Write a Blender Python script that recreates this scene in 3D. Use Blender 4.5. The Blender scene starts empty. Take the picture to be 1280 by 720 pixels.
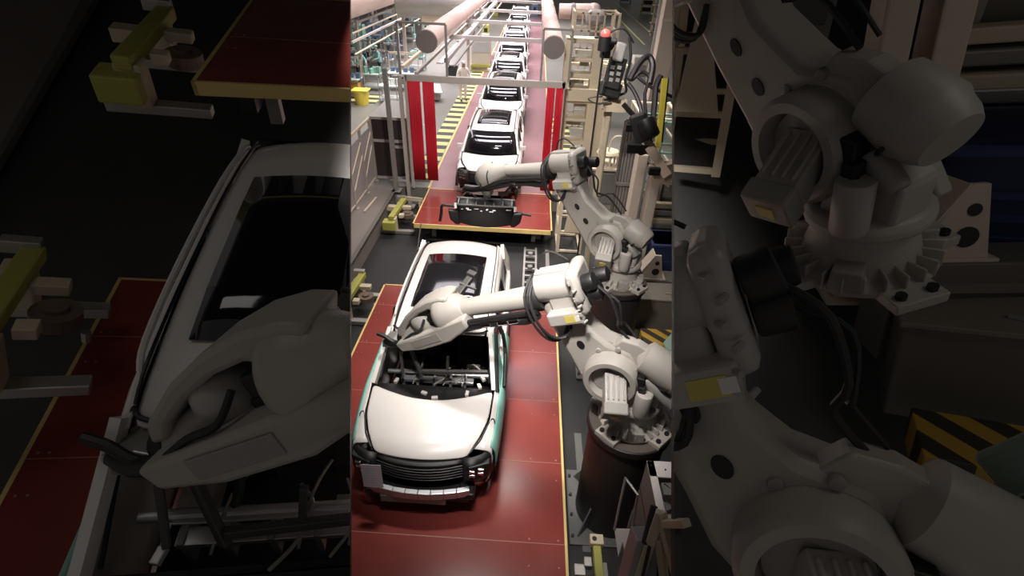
import bpy, bmesh, math, random
from mathutils import Vector, Matrix, Euler
random.seed(7)
V = Vector
PI = math.pi
scn = bpy.context.scene
COL = scn.collection

# ------------------------------------------------------------------ camera
F = 623.0
CAM = V((0, 0, 7.0))
_y = V((35, -420, F)).normalized()
_d = V((-40, 0, F)); _d.y = -(_y.x*_d.x + _y.z*_d.z)/_y.y; _d.normalize()
_u = -_d
_x = _y.cross(_u)
if _x.x < 0: _x = -_x
RM = Matrix((_x, _y, _u))                      # camera vector -> world vector


def ray(px, py): return RM @ V((px-640, py-360, F)) / F
def atz(px, py, z): r = ray(px, py); return CAM + r*((z-CAM.z)/r.z)
def aty(px, py, y): r = ray(px, py); return CAM + r*((y-CAM.y)/r.y)
def atx(px, py, x): r = ray(px, py); return CAM + r*((x-CAM.x)/r.x)
def atd(px, py, t): return CAM + ray(px, py)*t


cd = bpy.data.cameras.new('camera')
cd.sensor_width = 36; cd.lens = 36*F/1280; cd.clip_start = .02; cd.clip_end = 500
cam = bpy.data.objects.new('camera', cd)
mw = Matrix.Identity(4)
for i, c in enumerate((RM @ V((1, 0, 0)), RM @ V((0, -1, 0)), RM @ V((0, 0, -1)))):
    for j in range(3): mw[j][i] = c[j]
mw.translation = CAM
cam.matrix_world = mw
COL.objects.link(cam)
scn.camera = cam

# ------------------------------------------------------------------ materials
MATS = {}


def mat(name, col, rough=.5, metal=0., noise=.06, scale=8., bump=0., coat=0., emis=None, alpha=None, trans=0.):
    if name in MATS: return MATS[name]
    m = bpy.data.materials.new(name); m.use_nodes = True
    nt = m.node_tree; b = nt.nodes['Principled BSDF']
    b.inputs['Roughness'].default_value = rough
    b.inputs['Metallic'].default_value = metal
    if coat: b.inputs['Coat Weight'].default_value = coat; b.inputs['Coat Roughness'].default_value = .05
    if trans: b.inputs['Transmission Weight'].default_value = trans
    if alpha is not None: b.inputs['Alpha'].default_value = alpha
    if emis: b.inputs['Emission Color'].default_value = (*emis[:3], 1); b.inputs['Emission Strength'].default_value = emis[3]
    c = (*col, 1)
    tc = nt.nodes.new('ShaderNodeTexCoord')
    n = nt.nodes.new('ShaderNodeTexNoise'); n.inputs['Scale'].default_value = scale; n.inputs['Detail'].default_value = 4
    nt.links.new(tc.outputs['Object'], n.inputs['Vector'])
    r = nt.nodes.new('ShaderNodeMapRange'); r.inputs['To Min'].default_value = 1-noise; r.inputs['To Max'].default_value = 1+noise
    nt.links.new(n.outputs['Fac'], r.inputs['Value'])
    mx = nt.nodes.new('ShaderNodeVectorMath'); mx.operation = 'SCALE'
    mx.inputs[0].default_value = col
    nt.links.new(r.outputs['Result'], mx.inputs['Scale'])
    nt.links.new(mx.outputs['Vector'], b.inputs['Base Color'])
    if bump:
        bp = nt.nodes.new('ShaderNodeBump'); bp.inputs['Strength'].default_value = bump; bp.inputs['Distance'].default_value = .02
        nt.links.new(n.outputs['Fac'], bp.inputs['Height']); nt.links.new(bp.outputs['Normal'], b.inputs['Normal'])
    MATS[name] = m
    return m


def stripes(name, c1, c2, period, axis=1, duty=.5, skew=0., rough=.6):
    m = bpy.data.materials.new(name); m.use_nodes = True
    nt = m.node_tree; b = nt.nodes['Principled BSDF']; b.inputs['Roughness'].default_value = rough
    tc = nt.nodes.new('ShaderNodeTexCoord'); sp = nt.nodes.new('ShaderNodeSeparateXYZ')
    nt.links.new(tc.outputs['Object'], sp.inputs[0])
    sk = nt.nodes.new('ShaderNodeMath'); sk.operation = 'MULTIPLY_ADD'; sk.inputs[1].default_value = skew
    nt.links.new(sp.outputs[0], sk.inputs[0]); nt.links.new(sp.outputs[axis], sk.inputs[2])
    dv = nt.nodes.new('ShaderNodeMath'); dv.operation = 'DIVIDE'; dv.inputs[1].default_value = period
    nt.links.new(sk.outputs[0], dv.inputs[0])
    fr = nt.nodes.new('ShaderNodeMath'); fr.operation = 'FRACT'; nt.links.new(dv.outputs[0], fr.inputs[0])
    gt = nt.nodes.new('ShaderNodeMath'); gt.operation = 'GREATER_THAN'; gt.inputs[1].default_value = duty
    nt.links.new(fr.outputs[0], gt.inputs[0])
    mx = nt.nodes.new('ShaderNodeMix'); mx.data_type = 'RGBA'
    mx.inputs[6].default_value = (*c1, 1); mx.inputs[7].default_value = (*c2, 1)
    nt.links.new(gt.outputs[0], mx.inputs[0]); nt.links.new(mx.outputs[2], b.inputs['Base Color'])
    MATS[name] = m
    return m


WHITE = mat('car_white', (.74, .695, .655), .3, coat=.5, noise=.01)
GLASS = mat('black_glass', (.008, .007, .009), .08, coat=.5, noise=0)
BLACK = mat('black_plastic', (.010, .009, .009), .5)
RUBBER = mat('rubber', (.02, .018, .018), .6)
DARKINT = mat('dark_interior', (.02, .017, .016), .7)
SILVER = mat('silver', (.55, .55, .56), .35, .8)
STEEL = mat('brushed_steel', (.45, .43, .40), .45, .7)
GREYMET = mat('grey_metal', (.28, .26, .24), .5, .3)
TEAL = mat('teal_film', (.22, .46, .39), .4)
CHROME = mat('chrome', (.8, .8, .82), .12, 1.)
ROBOT = mat('robot_cream', (.40, .37, .33), .45, noise=.05)
ROBOT2 = mat('robot_grey', (.31, .29, .26), .5)
PED = mat('pedestal_brown', (.021, .016, .0145), .5)
RED = mat('platform_red', (.235, .045, .036), .2, noise=.15, scale=2.5)
RED.node_tree.nodes['Principled BSDF'].inputs['Specular IOR Level'].default_value = .32
YEL = mat('yellow_edge', (.75, .55, .2), .5)
YEL2 = mat('yellow_green', (.40, .38, .08), .5)
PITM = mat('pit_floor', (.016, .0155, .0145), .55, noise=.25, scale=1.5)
FLOORM = mat('grey_floor', (.17, .165, .14), .35, noise=.12, scale=1.2)
LEDGEM = mat('ledge_floor', (.21, .18, .155), .5, noise=.12, scale=3)
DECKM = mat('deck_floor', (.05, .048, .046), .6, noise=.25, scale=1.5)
BELT = mat('conveyor_pink', (.30, .17, .18), .25, noise=.1, scale=2)
CURT = mat('red_curtain', (.46, .003, .016), .75, noise=.05, scale=3)
CREAM = mat('cream_paint', (.58, .49, .35), .5, noise=.06)
BEIGE = mat('beige_column', (.55, .46, .37), .5)
DUCT = mat('pink_duct', (.62, .46, .40), .45, .1)
DUCTCAP = mat('duct_cap', (.19, .155, .14), .5)
BEAM = mat('grey_beam', (.40, .36, .32), .5)
BROWNCAB = mat('brown_cabinet', (.13, .115, .095), .5)
NAVY = mat('navy_crate', (.02, .03, .08), .5)
CLEAR = mat('fence_sheet', (.42, .36, .35), .3, alpha=.75)
DARKGLASS = mat('smoked_panel', (.035, .025, .025), .15, alpha=.92)
PAPER = stripes('paper_sheet', (.85, .80, .88), (.5, .48, .62), .045, axis=2, duty=.86)
HAZ = stripes('hazard_stripe', (.03, .03, .015), (.50, .50, .2), .85, axis=1, duty=.5, skew=0.)
HAZ2 = stripes('hazard_ramp', (.03, .025, .015), (.42, .25, .03), .4, axis=1, duty=.5, skew=1.)
SCUBA = mat('worker_teal', (.35, .62, .58), .8)
WWHITE = mat('worker_white', (.72, .66, .58), .8)
SKIN = mat('skin', (.5, .3, .2), .6)
DPANTS = mat('dark_trousers', (.03, .04, .07), .8)
ORANGE = mat('orange_paint', (.7, .35, .04), .5)
LAMP = mat('lamp_tube', (1, 1, 1), .5, emis=(1, .95, .97, 6))
BEACON = mat('red_beacon', (.9, .12, .12), .3, emis=(1, .15, .1, .6))
GREENM = mat('machine_green', (.2, .42, .33), .5)
BLUEM = mat('machine_blue', (.12, .2, .3), .5)


# ------------------------------------------------------------------ geometry builder
def frame_z(d, up=V((0, 0, 1))):
    z = V(d).normalized(); u = V(up)
    if abs(z.dot(u)) > .98: u = V((1, 0, 0)) if abs(z.x) < .9 else V((0, 1, 0))
    x = u.cross(z).normalized(); y = z.cross(x)
    return Matrix((x, y, z)).transposed()


class G:
    def __init__(s): s.bm = bmesh.new()

    def add(s, vs, fs):
        v = [s.bm.verts.new(p) for p in vs]
        for f in fs:
            try: s.bm.faces.new([v[i] for i in f])
            except ValueError: pass
        return s

    def box(s, c, size, rot=None):
        c = V(c); h = V(size)/2; R = rot or Matrix.Identity(3)
        vs = [c + R @ V((sx*h.x, sy*h.y, sz*h.z)) for sz in (-1, 1) for sy in (-1, 1) for sx in (-1, 1)]
        return s.add(vs, [(0, 2, 3, 1), (4, 5, 7, 6), (0, 1, 5, 4), (2, 6, 7, 3), (0, 4, 6, 2), (1, 3, 7, 5)])

    def bx(s, x0, x1, y0, y1, z0, z1):
        return s.box(((x0+x1)/2, (y0+y1)/2, (z0+z1)/2), (x1-x0, y1-y0, z1-z0))

    def bar(s, p0, p1, w, h, up=V((0, 0, 1))):
        p0 = V(p0); p1 = V(p1); d = p1-p0
        return s.box((p0+p1)/2, (w, h, d.length), frame_z(d, up))

    def lathe(s, prof, p0, axis, n=24):           # prof: (t along axis, r)
        R = frame_z(axis); p0 = V(p0); vs = []; fs = []
        for t, r in prof:
            for k in range(n):
                a = 2*PI*k/n
                vs.append(p0 + R @ V((r*math.cos(a), r*math.sin(a), t)))
        m = len(prof)
        for i in range(m-1):
            for k in range(n):
                fs.append((i*n+k, i*n+(k+1) % n, (i+1)*n+(k+1) % n, (i+1)*n+k))
        fs.append(tuple(range(n))[::-1]); fs.append(tuple(range((m-1)*n, m*n)))
        return s.add(vs, fs)

    def cyl(s, p0, p1, r, r1=None, n=20):
        p0 = V(p0); p1 = V(p1)
        return s.lathe([(0, r), ((p1-p0).length, r if r1 is None else r1)], p0, p1-p0, n)

    def rcyl(s, p0, p1, r, e=.03, n=24):            # rounded ends
        p0 = V(p0); p1 = V(p1); L = (p1-p0).length
        return s.lathe([(0, r-e), (e*.3, r-e*.3), (e, r), (L-e, r), (L-e*.3, r-e*.3), (L, r-e)], p0, p1-p0, n)

    def ball(s, c, r, n=16, sc=(1, 1, 1)):
        vs = []; fs = []; m = n//2; c = V(c)
        for i in range(m+1):
            th = PI*i/m
            for k in range(n):
                a = 2*PI*k/n
                vs.append(c + V((r*sc[0]*math.sin(th)*math.cos(a), r*sc[1]*math.sin(th)*math.sin(a), r*sc[2]*math.cos(th))))
        for i in range(m):
            for k in range(n): fs.append((i*n+k, (i+1)*n+k, (i+1)*n+(k+1) % n, i*n+(k+1) % n))
        s.add(vs, fs); bmesh.ops.remove_doubles(s.bm, verts=s.bm.verts[-len(vs):], dist=1e-5)
        return s

    def tube(s, pts, r, n=8, smooth=4):
        P = [V(p) for p in pts]
        if smooth and len(P) > 2:
            Q = []
            for i in range(len(P)-1):
                a = P[max(i-1, 0)]; b = P[i]; c = P[i+1]; d = P[min(i+2, len(P)-1)]
                for k in range(smooth):
                    t = k/smooth
                    Q.append(.5*((2*b) + (c-a)*t + (2*a-5*b+4*c-d)*t*t + (3*b-a-3*c+d)*t**3))
            P = Q+[P[-1]]
        vs = []; fs = []
        X = None
        for i, p in enumerate(P):
            d = (P[min(i+1, len(P)-1)]-P[max(i-1, 0)]).normalized()
            if X is None: X = frame_z(d).col[0]
            X = (X - d*X.dot(d)).normalized(); Y = d.cross(X)
            for k in range(n):
                a = 2*PI*k/n; vs.append(p+(X*math.cos(a)+Y*math.sin(a))*r)
        for i in range(len(P)-1):
            for k in range(n): fs.append((i*n+k, i*n+(k+1) % n, (i+1)*n+(k+1) % n, (i+1)*n+k))
        fs.append(tuple(range(n))[::-1]); fs.append(tuple(range((len(P)-1)*n, len(P)*n)))
        return s.add(vs, fs)

    def prism(s, pts, o, U, W, N, t0, t1):           # polygon in U,W plane at o, extruded along N
        o = V(o); U = V(U); W = V(W); N = V(N); n = len(pts)
        vs = [o+U*a+W*b+N*t0 for a, b in pts]+[o+U*a+W*b+N*t1 for a, b in pts]
        fs = [tuple(range(n))[::-1], tuple(range(n, 2*n))]+[(i, (i+1) % n, n+(i+1) % n, n+i) for i in range(n)]
        return s.add(vs, fs)

    def grid(s, rows, thick=None):
        m = len(rows); n = len(rows[0]); vs = [V(p) for r in rows for p in r]
        fs = [(i*n+j, i*n+j+1, (i+1)*n+j+1, (i+1)*n+j) for i in range(m-1) for j in range(n-1)]
        return s.add(vs, fs)

    def build(s, name, m, parent=None, bevel=0., smooth=False, solid=0., subsurf=0, inv=None):
        bmesh.ops.recalc_face_normals(s.bm, faces=s.bm.faces)
        me = bpy.data.meshes.new(name); s.bm.to_mesh(me); s.bm.free()
        ms = m if isinstance(m, (list, tuple)) else [m]
        for k in ms: me.materials.append(k)
        o = bpy.data.objects.new(name, me); COL.objects.link(o)
        if inv is not None: me.transform(inv)
        if parent is not None: o.parent = parent
        if smooth:
            for p in me.polygons: p.use_smooth = True
            me.set_sharp_from_angle(angle=math.radians(38))
        if solid:
            md = o.modifiers.new('s', 'SOLIDIFY'); md.thickness = solid; md.offset = 0
        if bevel:
            md = o.modifiers.new('b', 'BEVEL'); md.width = bevel; md.segments = 2; md.limit_method = 'ANGLE'
        if subsurf:
            md = o.modifiers.new('u', 'SUBSURF'); md.levels = md.render_levels = subsurf
        return o


def tag(o, label, cat, group=None, kind=None):
    o['label'] = label; o['category'] = cat
    if group: o['group'] = group
    if kind: o['kind'] = kind
    return o


def empty(name, label, cat, loc=(0, 0, 0), rz=0., group=None):
    o = bpy.data.objects.new(name, None); COL.objects.link(o)
    o.location = loc; o.rotation_euler = (0, 0, rz); o.empty_display_size = .2
    return tag(o, label, cat, group)


def struct(o): o['kind'] = 'structure'; return o


def copy_tree(o, parent=None, label=None, group=None):
    c = o.copy(); COL.objects.link(c); c.parent = parent
    if parent is None and label: c['label'] = label
    if parent is None:
        if group: c['group'] = group
        elif 'group' in c.keys(): del c['group']
    for ch in [k for k in o.children]: copy_tree(ch, c)
    return c


class T:
    """a thing whose parts are written in world coordinates around its base point"""
    def __init__(s, name, label, cat, loc, group=None):
        s.e = empty(name, label, cat, loc, 0, group); s.inv = Matrix.Translation(-V(loc))

    def p(s, name, g, m, parent=None, **k): return g.build(name, m, parent or s.e, inv=s.inv, **k)


# ------------------------------------------------------------------ the car
def lerp(tb, y):
    for (a, b), (c, d) in zip(tb, tb[1:]):
        if y <= c: return b+(d-b)*max(0, (y-a))/(c-a)
    return tb[-1][1]


WID = [(.0, .80), (.15, .86), (.35, .92), (.8, .965), (1.3, .985), (3.6, .99), (4.4, .965), (4.75, .92), (4.93, .85)]
INN = [(.12, .58), (.3, .64), (.5, .76), (.8, .865), (1.3, .895), (2.0, .90), (4.4, .87), (4.95, .76)]
ZT = [(.2, .93), (.35, .98), (.8, 1.06), (1.3, 1.13), (2.5, 1.16), (4.9, 1.2)]
ZR = [(1.95, 1.64), (2.2, 1.705), (2.8, 1.755), (3.6, 1.755), (4.3, 1.72), (4.65, 1.67), (4.8, 1.60)]


def make_car(label, group, opened=True):
    e = empty('car', label, 'car', (0, 0, 0), 0, group)
    # body sides
    ys = [.36, .45, .55, .8, 1.05, 1.3, 1.8, 2.4, 3.0, 3.6, 4.1, 4.4, 4.6, 4.75, 4.88, 4.93]
    g = G()
    for s in (-1, 1):
        rows = []
        for y in ys:
            w = lerp(WID, y); zt = lerp(ZT, y)
            rows.append([V((s*a, y, z)) for a, z in ((lerp(INN, y), zt+.012), (max(lerp(INN, y)+.01, w-.06), zt-.012), (w-.015, zt-.05), (w, zt-.13), (w+.006, .78), (w-.01, .6), (w-.03, .42), (w-.07, .3))])
        g.grid(rows)
    # tail
    rows = []
    for x in (-.85, -.5, 0, .5, .85):
        b = 4.95+.06*(1-(x/.85)**2)
        rows.append([V((x, b-.14, 1.22)), V((x, b, 1.05)), V((x, b+.02, .75)), V((x, b, .5)), V((x, b-.05, .3))])
    g.grid(rows)
    g.build('body_shell', WHITE, e, smooth=True, solid=.02)
    # hood
    rows = []
    for i in range(11):
        u = -1+2*i/10; r = []
        for j in range(9):
            v = j/8
            yf = .17+.10*u*u; yc = 1.02+.26*u*u
            y = yf+(yc-yf)*v
            xw = lerp(INN, y)-.012
            z = lerp(ZT, y)+.012+.045*(1-u*u) - .05*max(0, 1-v*7)**1.5
            if .45 < abs(u) < .75 and 0 < j: z += .008
            r.append(V((u*xw, y, z)))
        rows.append(r)
    g = G(); g.grid(rows); g.build('hood', WHITE, e, smooth=True, solid=.02, subsurf=1)
    # hood gap lines
    g = G()
    for s in (-1, 1):
        g.tube([(s*(lerp(INN, y)-.004), y, lerp(ZT, y)+.012) for y in (.26, .4, .5, .65, .8, 1.0, 1.3)], .0035, 6)
    g.build('hood_seam', BLACK, e)
    # front: grille carrier
    g = G()
    rows = []
    for i in range(9):
        u = -1+2*i/8; y = .12+.12*u*u
        rows.append([V((u*.62, y+.10, .92)), V((u*.62, y+.02, .87)), V((u*.62, y+.03, .62)), V((u*.62, y+.06, .52))])
    g.grid(rows); g.build('grille', BLACK, e, smooth=True, solid=.03)
    g = G()
    for k in range(5): g.tube([(u*.6, .10+.12*u*u, .62+k*.055) for u in (-1, -.5, 0, .5, 1)], .006, 5)
    g.build('grille_bar', mat('grille_dark', (.03, .03, .03), .4), e)
    g = G()
    for i in range(8):
        u0 = -1+2*i/8; u1 = u0+.25
        p0 = V((u0*.66, -.03+.1*u0*u0, .5)); p1 = V((u1*.66, -.03+.1*u1*u1, .5))
        g.bar(p0, p1, .07, .13, V((0, 0, 1)))
    g.build('bumper_beam', SILVER, e, bevel=.008)
    g = G(); g.box((-.08, 0, .36), (.86, .05, .13)); g.build('lower_bumper_plate', GREYMET, e, bevel=.006)
    g = G(); g.box((0, .3, .33), (1.3, .5, .16)); g.box((.62, .12, .42), (.22, .2, .12)); g.box((-.62, .12, .42), (.22, .2, .12))
    g.build('front_undertray', BLACK, e, bevel=.03)
    # dark corner pieces between grille and fenders
    for s in (-1, 1):
        rows = []
        for a, y in ((.56, .16), (.68, .18), (.80, .24), (.90, .34), (.945, .46)):
            rows.append([V((s*a, y+.08, .95)), V((s*(a+.005), y, .88)), V((s*(a+.01), y-.01, .66)), V((s*a, y+.04, .46))])
        g = G(); g.grid(rows); g.build('corner_trim', BLACK, e, smooth=True, solid=.02)
    # headlights
    for s in (-1, 1):
        g = G(); g.prism([(0, 0), (.27, -.02), (.29, .2), (.02, .2)], (s*.62, .10, .68), (s, .38, 0), (0, .15, 1), (0, 1, 0), .0, .14)
        h = g.build('headlight', BLACK, e, bevel=.015)
        g = G()
        for k in range(2):
            for q in range(2):
                g.box((s*(.69+.11*k), .125+.042*k, .75+.08*q), (.075, .03, .05))
        g.build('lens', CHROME, h, bevel=.008)
        g = G(); g.tube([(s*.65, .30, .985), (s*.71, .40, 1.01), (s*.77, .5, 1.025), (s*.865, .78, 1.065), (s*.925, .80, 1.045), (s*.935, .6, .96), (s*.915, .4, .86), (s*.90, .3, .78)], .012, 6, 3)
        g.build('fender_seam', BLACK, e)
    # black cowl
    rows = []
    for i in range(9):
        u = -1+2*i/8
        rows.append([V((u*.80, 1.0+.24*u*u, 1.10)), V((u*.81, 1.12+.2*u*u, 1.06)), V((u*.82, 1.34, 1.08)), V((u*.82, 1.38, .9))])
    g = G(); g.grid(rows); g.build('cowl', BLACK, e, smooth=True, solid=.02)
    # roof
    rows = []
    for i in range(13):
        u = -1+2*i/12; r = []
        for y in (1.95, 2.05, 2.2, 2.5, 2.8, 3.2, 3.6, 4.0, 4.3, 4.5, 4.65, 4.75, 4.82):
            yy = y-.07*(1-u*u) if y < 2.1 else y - (.05*u*u if y > 4.4 else 0)
            w = .70 if y < 4.3 else .70-.06*(y-4.3)
            r.append(V((u*w, yy, lerp(ZR, y)-.05*u*u*(1+.4*abs(u)))))
        rows.append(r)
    g = G(); g.grid(rows); g.build('roof', WHITE, e, smooth=True, solid=.02, subsurf=1)
    # cant rail / side frame
    g = G()
    for s in (-1, 1):
        rows = []
        for y in (1.95, 2.2, 2.8, 3.6, 4.3, 4.65, 4.8):
            z = lerp(ZR, y)
            w = .70 if y < 4.3 else .70-.06*(y-4.3)
            rows.append([V((s*(w+.012), y, z-.06)), V((s*(w+.06), y, z-.085)), V((s*(w+.10), y, z-.15)), V((s*(w+.115), y, z-.2))])
        g.grid(rows)
        # pillars
        g.bar((s*.87, 1.3, 1.12), (s*.755, 2.0, 1.6), .05, .09)
        g.bar((s*.90, 4.72, 1.18), (s*.79, 4.55, 1.56), .06, .36, V((0, 1, 0)))
    g.build('side_frame', WHITE, e, smooth=True, solid=.012)
    g = G()
    for s in (-1, 1):
        g.tube([(s*.70, 2.06, 1.635), (s*.705, 2.3, 1.69), (s*.705, 3.0, 1.715), (s*.70, 3.9, 1.70), (s*.68, 4.6, 1.64), (s*.67, 4.72, 1.60)], .011, 6)
    g.build('roof_channel', BLACK, e)
    for s in (-1, 1):
        g = G(); g.tube([(s*.735, 2.25, 1.66), (s*.735, 2.4, 1.74), (s*.735, 3.0, 1.775), (s*.73, 3.9, 1.755), (s*.71, 4.45, 1.70), (s*.70, 4.55, 1.66)], .02, 8)
        g.build('roof_rail', WHITE, e, smooth=True)
    # sunroof
    rows = []
    for i in range(9):
        u = -1+2*i/8; rows.append([V((u*.53, y-.03*(1-u*u)*(1 if y < 2.6 else -1), lerp(ZR, y)-.05*(u*.53/.7)**2+.022)) for y in (2.42, 2.8, 3.2, 3.6, 4.02)])
    g = G(); g.grid(rows); g.build('sunroof', GLASS, e, smooth=True, solid=.01)
    # side windows
    for s in (-1, 1):
        for a, b in ((1.6, 2.55), (2.6, 3.5), (3.55, 4.35)):
            g = G()
            za = lerp(ZR, max(a, 2.0))-.2; zb = lerp(ZR, b)-.2
            ta = 2.1 if a < 2 else a
            g.add([V((s*.905, a, 1.16)), V((s*.905, b, 1.16)), V((s*.815, b, zb)), V((s*.815, ta, za))], [(0, 1, 2, 3)])
            g.build('side_window', GLASS, e, solid=.012)
    for s in (-1, 1):
        for y in (2.57, 3.52): g = G(); g.bar((s*.905, y, 1.15), (s*.81, y, 1.58), .05, .07); g.build('pillar', BLACK, e)
    g = G(); g.add([V((-.72, 4.83, 1.58)), V((.72, 4.83, 1.58)), V((.8, 4.96, 1.22)), V((-.8, 4.96, 1.22))], [(0, 1, 2, 3)])
    g.build('rear_window', GLASS, e, solid=.015)
    for s in (-1, 1):
        g = G(); g.box((s*.87, 4.88, 1.0), (.1, .14, .34)); g.build('tail_light', mat('tail_red', (.3, .01, .01), .2), e, bevel=.02)
    # underbody / interior
    g = G(); g.bx(-.86, .86, .5, 4.8, .26, .34)
    g.bx(-.86, .86, 1.38, 1.42, .34, 1.0)
    g.build('floor_pan', DARKINT, e)
    for y in (2.35, 3.3):
        for x in (-.42, .42):
            g = G(); g.box((x, y, .62), (.5, .5, .16)); g.box((x, y+.24, .95), (.46, .12, .62), Euler((-.25, 0, 0)).to_matrix())
            g.box((x, y+.33, 1.32), (.24, .09, .16)); g.build('seat', DARKINT, e, bevel=.04)
    # support skids on the platform
    for x in (-.62, .62):
        for y in (.9, 3.9):
            g = G(); g.box((x, y, .02), (.2, .3, .04)); g.box((x, y, .15), (.08, .08, .24)); g.build('support_stand', GREYMET, e)
    # wheel arch liners
    for s in (-1, 1):
        for y in (.92, 3.82):
            g = G(); g.prism([(.37*math.cos(a), .37*math.sin(a)) for a in [PI*k/12 for k in range(13)]], (s*.925, y, .31), (0, 1, 0), (0, 0, 1), (s, 0, 0), 0, .09)
            g.build('wheel_arch', BLACK, e)
    if opened:
        g = G()   # windshield frame seal
        loop = [(-.80, 1.42, 1.13), (-.73, 2.02, 1.57), (-.6, 1.96, 1.63), (0, 1.88, 1.66), (.6, 1.96, 1.63), (.73, 2.02, 1.57), (.80, 1.42, 1.13)]
        g.tube(loop, .014, 6, 5); g.build('window_seal', BLACK, e)
        # dashboard skeleton
        g = G(); g.cyl((-.78, 1.72, .98), (.78, 1.72, .98), .035)
        g.box((0, 1.6, .96), (1.1, .10, .05)); g.box((-.1, 1.66, 1.04), (.95, .03, .02))
        g.build('cross_car_beam', SILVER, e, bevel=.004)
        g = G()
        for x in (-.52, -.3, -.05, .2, .42): g.box((x, 1.63, .86), (.04, .16, .28))
        for x in (-.36, .1, .38): g.tube([(x, 1.5, .95), (x+.05, 1.8, 1.02), (x+.1, 2.1, .8)], .012, 6)
        g.box((.36, 1.7, .90), (.16, .2, .12)); g.box((-.55, 1.95, .8), (.2, .3, .16)); g.box((.5, 2.0, .8), (.22, .12, .2))
        g.build('dashboard_frame', GREYMET, e, bevel=.006)
        g = G(); g.tube([(-.42, 2.0, 1.12), (-.28, 1.97, 1.2), (-.14, 2.0, 1.12), (-.2, 2.05, .98), (-.36, 2.05, .98), (-.42, 2.0, 1.12)], .016, 8)
        g.cyl((-.28, 2.02, 1.08), (-.28, 1.72, .98), .03); g.build('steering_wheel', BLACK, e)
        g = G(); g.tube([(.0, 1.35, 1.12), (.12, 1.5, 1.1), (.16, 1.72, 1.04), (.05, 1.9, .9)], .012, 6); g.tube([(.30, 1.4, 1.1), (.42, 1.6, 1.1), (.33, 1.9, .95)], .01, 6)
        g.tube([(.66, 1.6, 1.2), (.55, 1.7, 1.22), (.45, 1.9, 1.0)], .012, 6)
        g.build('wiring', mat('wire_grey', (.25, .23, .2), .5), e)
        g = G()
        for x, y, z in ((.05, 1.10, 1.1), (.66, 1.36, 1.12), (-.6, 1.5, 1.0), (.70, 1.5, 1.14), (-.12, 1.2, 1.08), (.5, 1.22, 1.1)):
            g.box((x, y, z), (.09, .05, .05), Euler((0, 0, x*3)).to_matrix())
        g.build('white_clip', WHITE, e, bevel=.006)
        # teal protective covers on the fenders and the open door edge
        for s in (-1, 1):
            rows = []
            for y in (.42, .6, .9, 1.3, 1.7, 2.2, 2.6):
                w = lerp(WID, y); zt = lerp(ZT, y)
                rows.append([V((s*(w-.03), y, zt-.02)), V((s*(w+.0), y, zt-.04)), V((s*(w+.04), y, zt-.12)), V((s*(w+.055), y, zt-.3)), V((s*(w+.04), y, zt-.42))])
            g = G(); g.grid(rows); g.build('fender_cover', TEAL, e, smooth=True, solid=.02)
        g = G(); g.tube([(.93, 1.25, 1.15), (.86, 1.9, 1.5), (.84, 2.15, 1.58), (.93, 2.2, 1.5), (1.0, 2.0, 1.2), (1.02, 1.4, 1.1)], .03, 8)
        g.build('door_frame', BLACK, e)
        g = G(); g.add([V((.885, 1.32, 1.13)), V((.80, 2.02, 1.56)), V((.84, 2.08, 1.54)), V((.97, 1.75, 1.16)), V((.96, 1.32, 1.12))], [(0, 1, 2, 3, 4)])
        g.build('pillar_cover', TEAL, e, solid=.02)
    else:
        rows = []
        for i in range(9):
            u = -1+2*i/8
            rows.append([V((u*.80, 1.36-.14*(1-u*u), 1.12)), V((u*.76, 1.68-.12*(1-u*u), 1.40)), V((u*.70, 1.97-.08*(1-u*u), 1.64))])
        g = G(); g.grid(rows); g.build('windshield', GLASS, e, smooth=True, solid=.012)
        for s in (-1, 1):
            g = G(); g.box((s*1.0, 1.72, 1.2), (.2, .08, .13)); g.bar((s*.88, 1.7, 1.14), (s*.95, 1.7, 1.18), .03, .05)
            g.build('side_mirror', WHITE, e, bevel=.03)
    return e


PZ = .6
car1 = make_car('large white SUV body in front without windshield, teal covers on its fenders', 'white cars along the assembly line')
car1.location = (-1.19, 3.84, PZ)
g = G(); g.prism([(-.13, .0), (.13, -.02), (.13, .43), (-.13, .42)], (0, 0, 0), (1, .0, 0), (0, .06, 1), (0, 1, 0), 0, .003)
paper = g.build('paper_sheet', PAPER); paper.location = (-1.19-.58, 3.84+.0, PZ+.56)
tag(paper, 'white printed paper sheet hanging over the left headlight of the front SUV', 'paper sheet')

car2 = make_car('white SUV on the raised platform under the gate, black windshield fitted', 'white cars along the assembly line', False)
car2.location = (-1.2, 13.95, PZ)
CL = ['white car just behind the gate crossbar, third in the line', 'fourth white car in the line, roof and hood seen beyond the gate',
      'fifth white car in the line, beneath the overhead cross beams', 'sixth white car, far along the line between the two pink ducts',
      'seventh white car, small and distant on the line', 'eighth white car, tiny, near the top edge of the picture', 'ninth and farthest white car of the line']
for i, y in enumerate((20.7, 26.3, 31.6, 37.2, 43, 49, 55)):
    c = copy_tree(car2, None, CL[i], 'white cars along the assembly line'); c.location = (-1.25-.012*(y-20), y, PZ)

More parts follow.
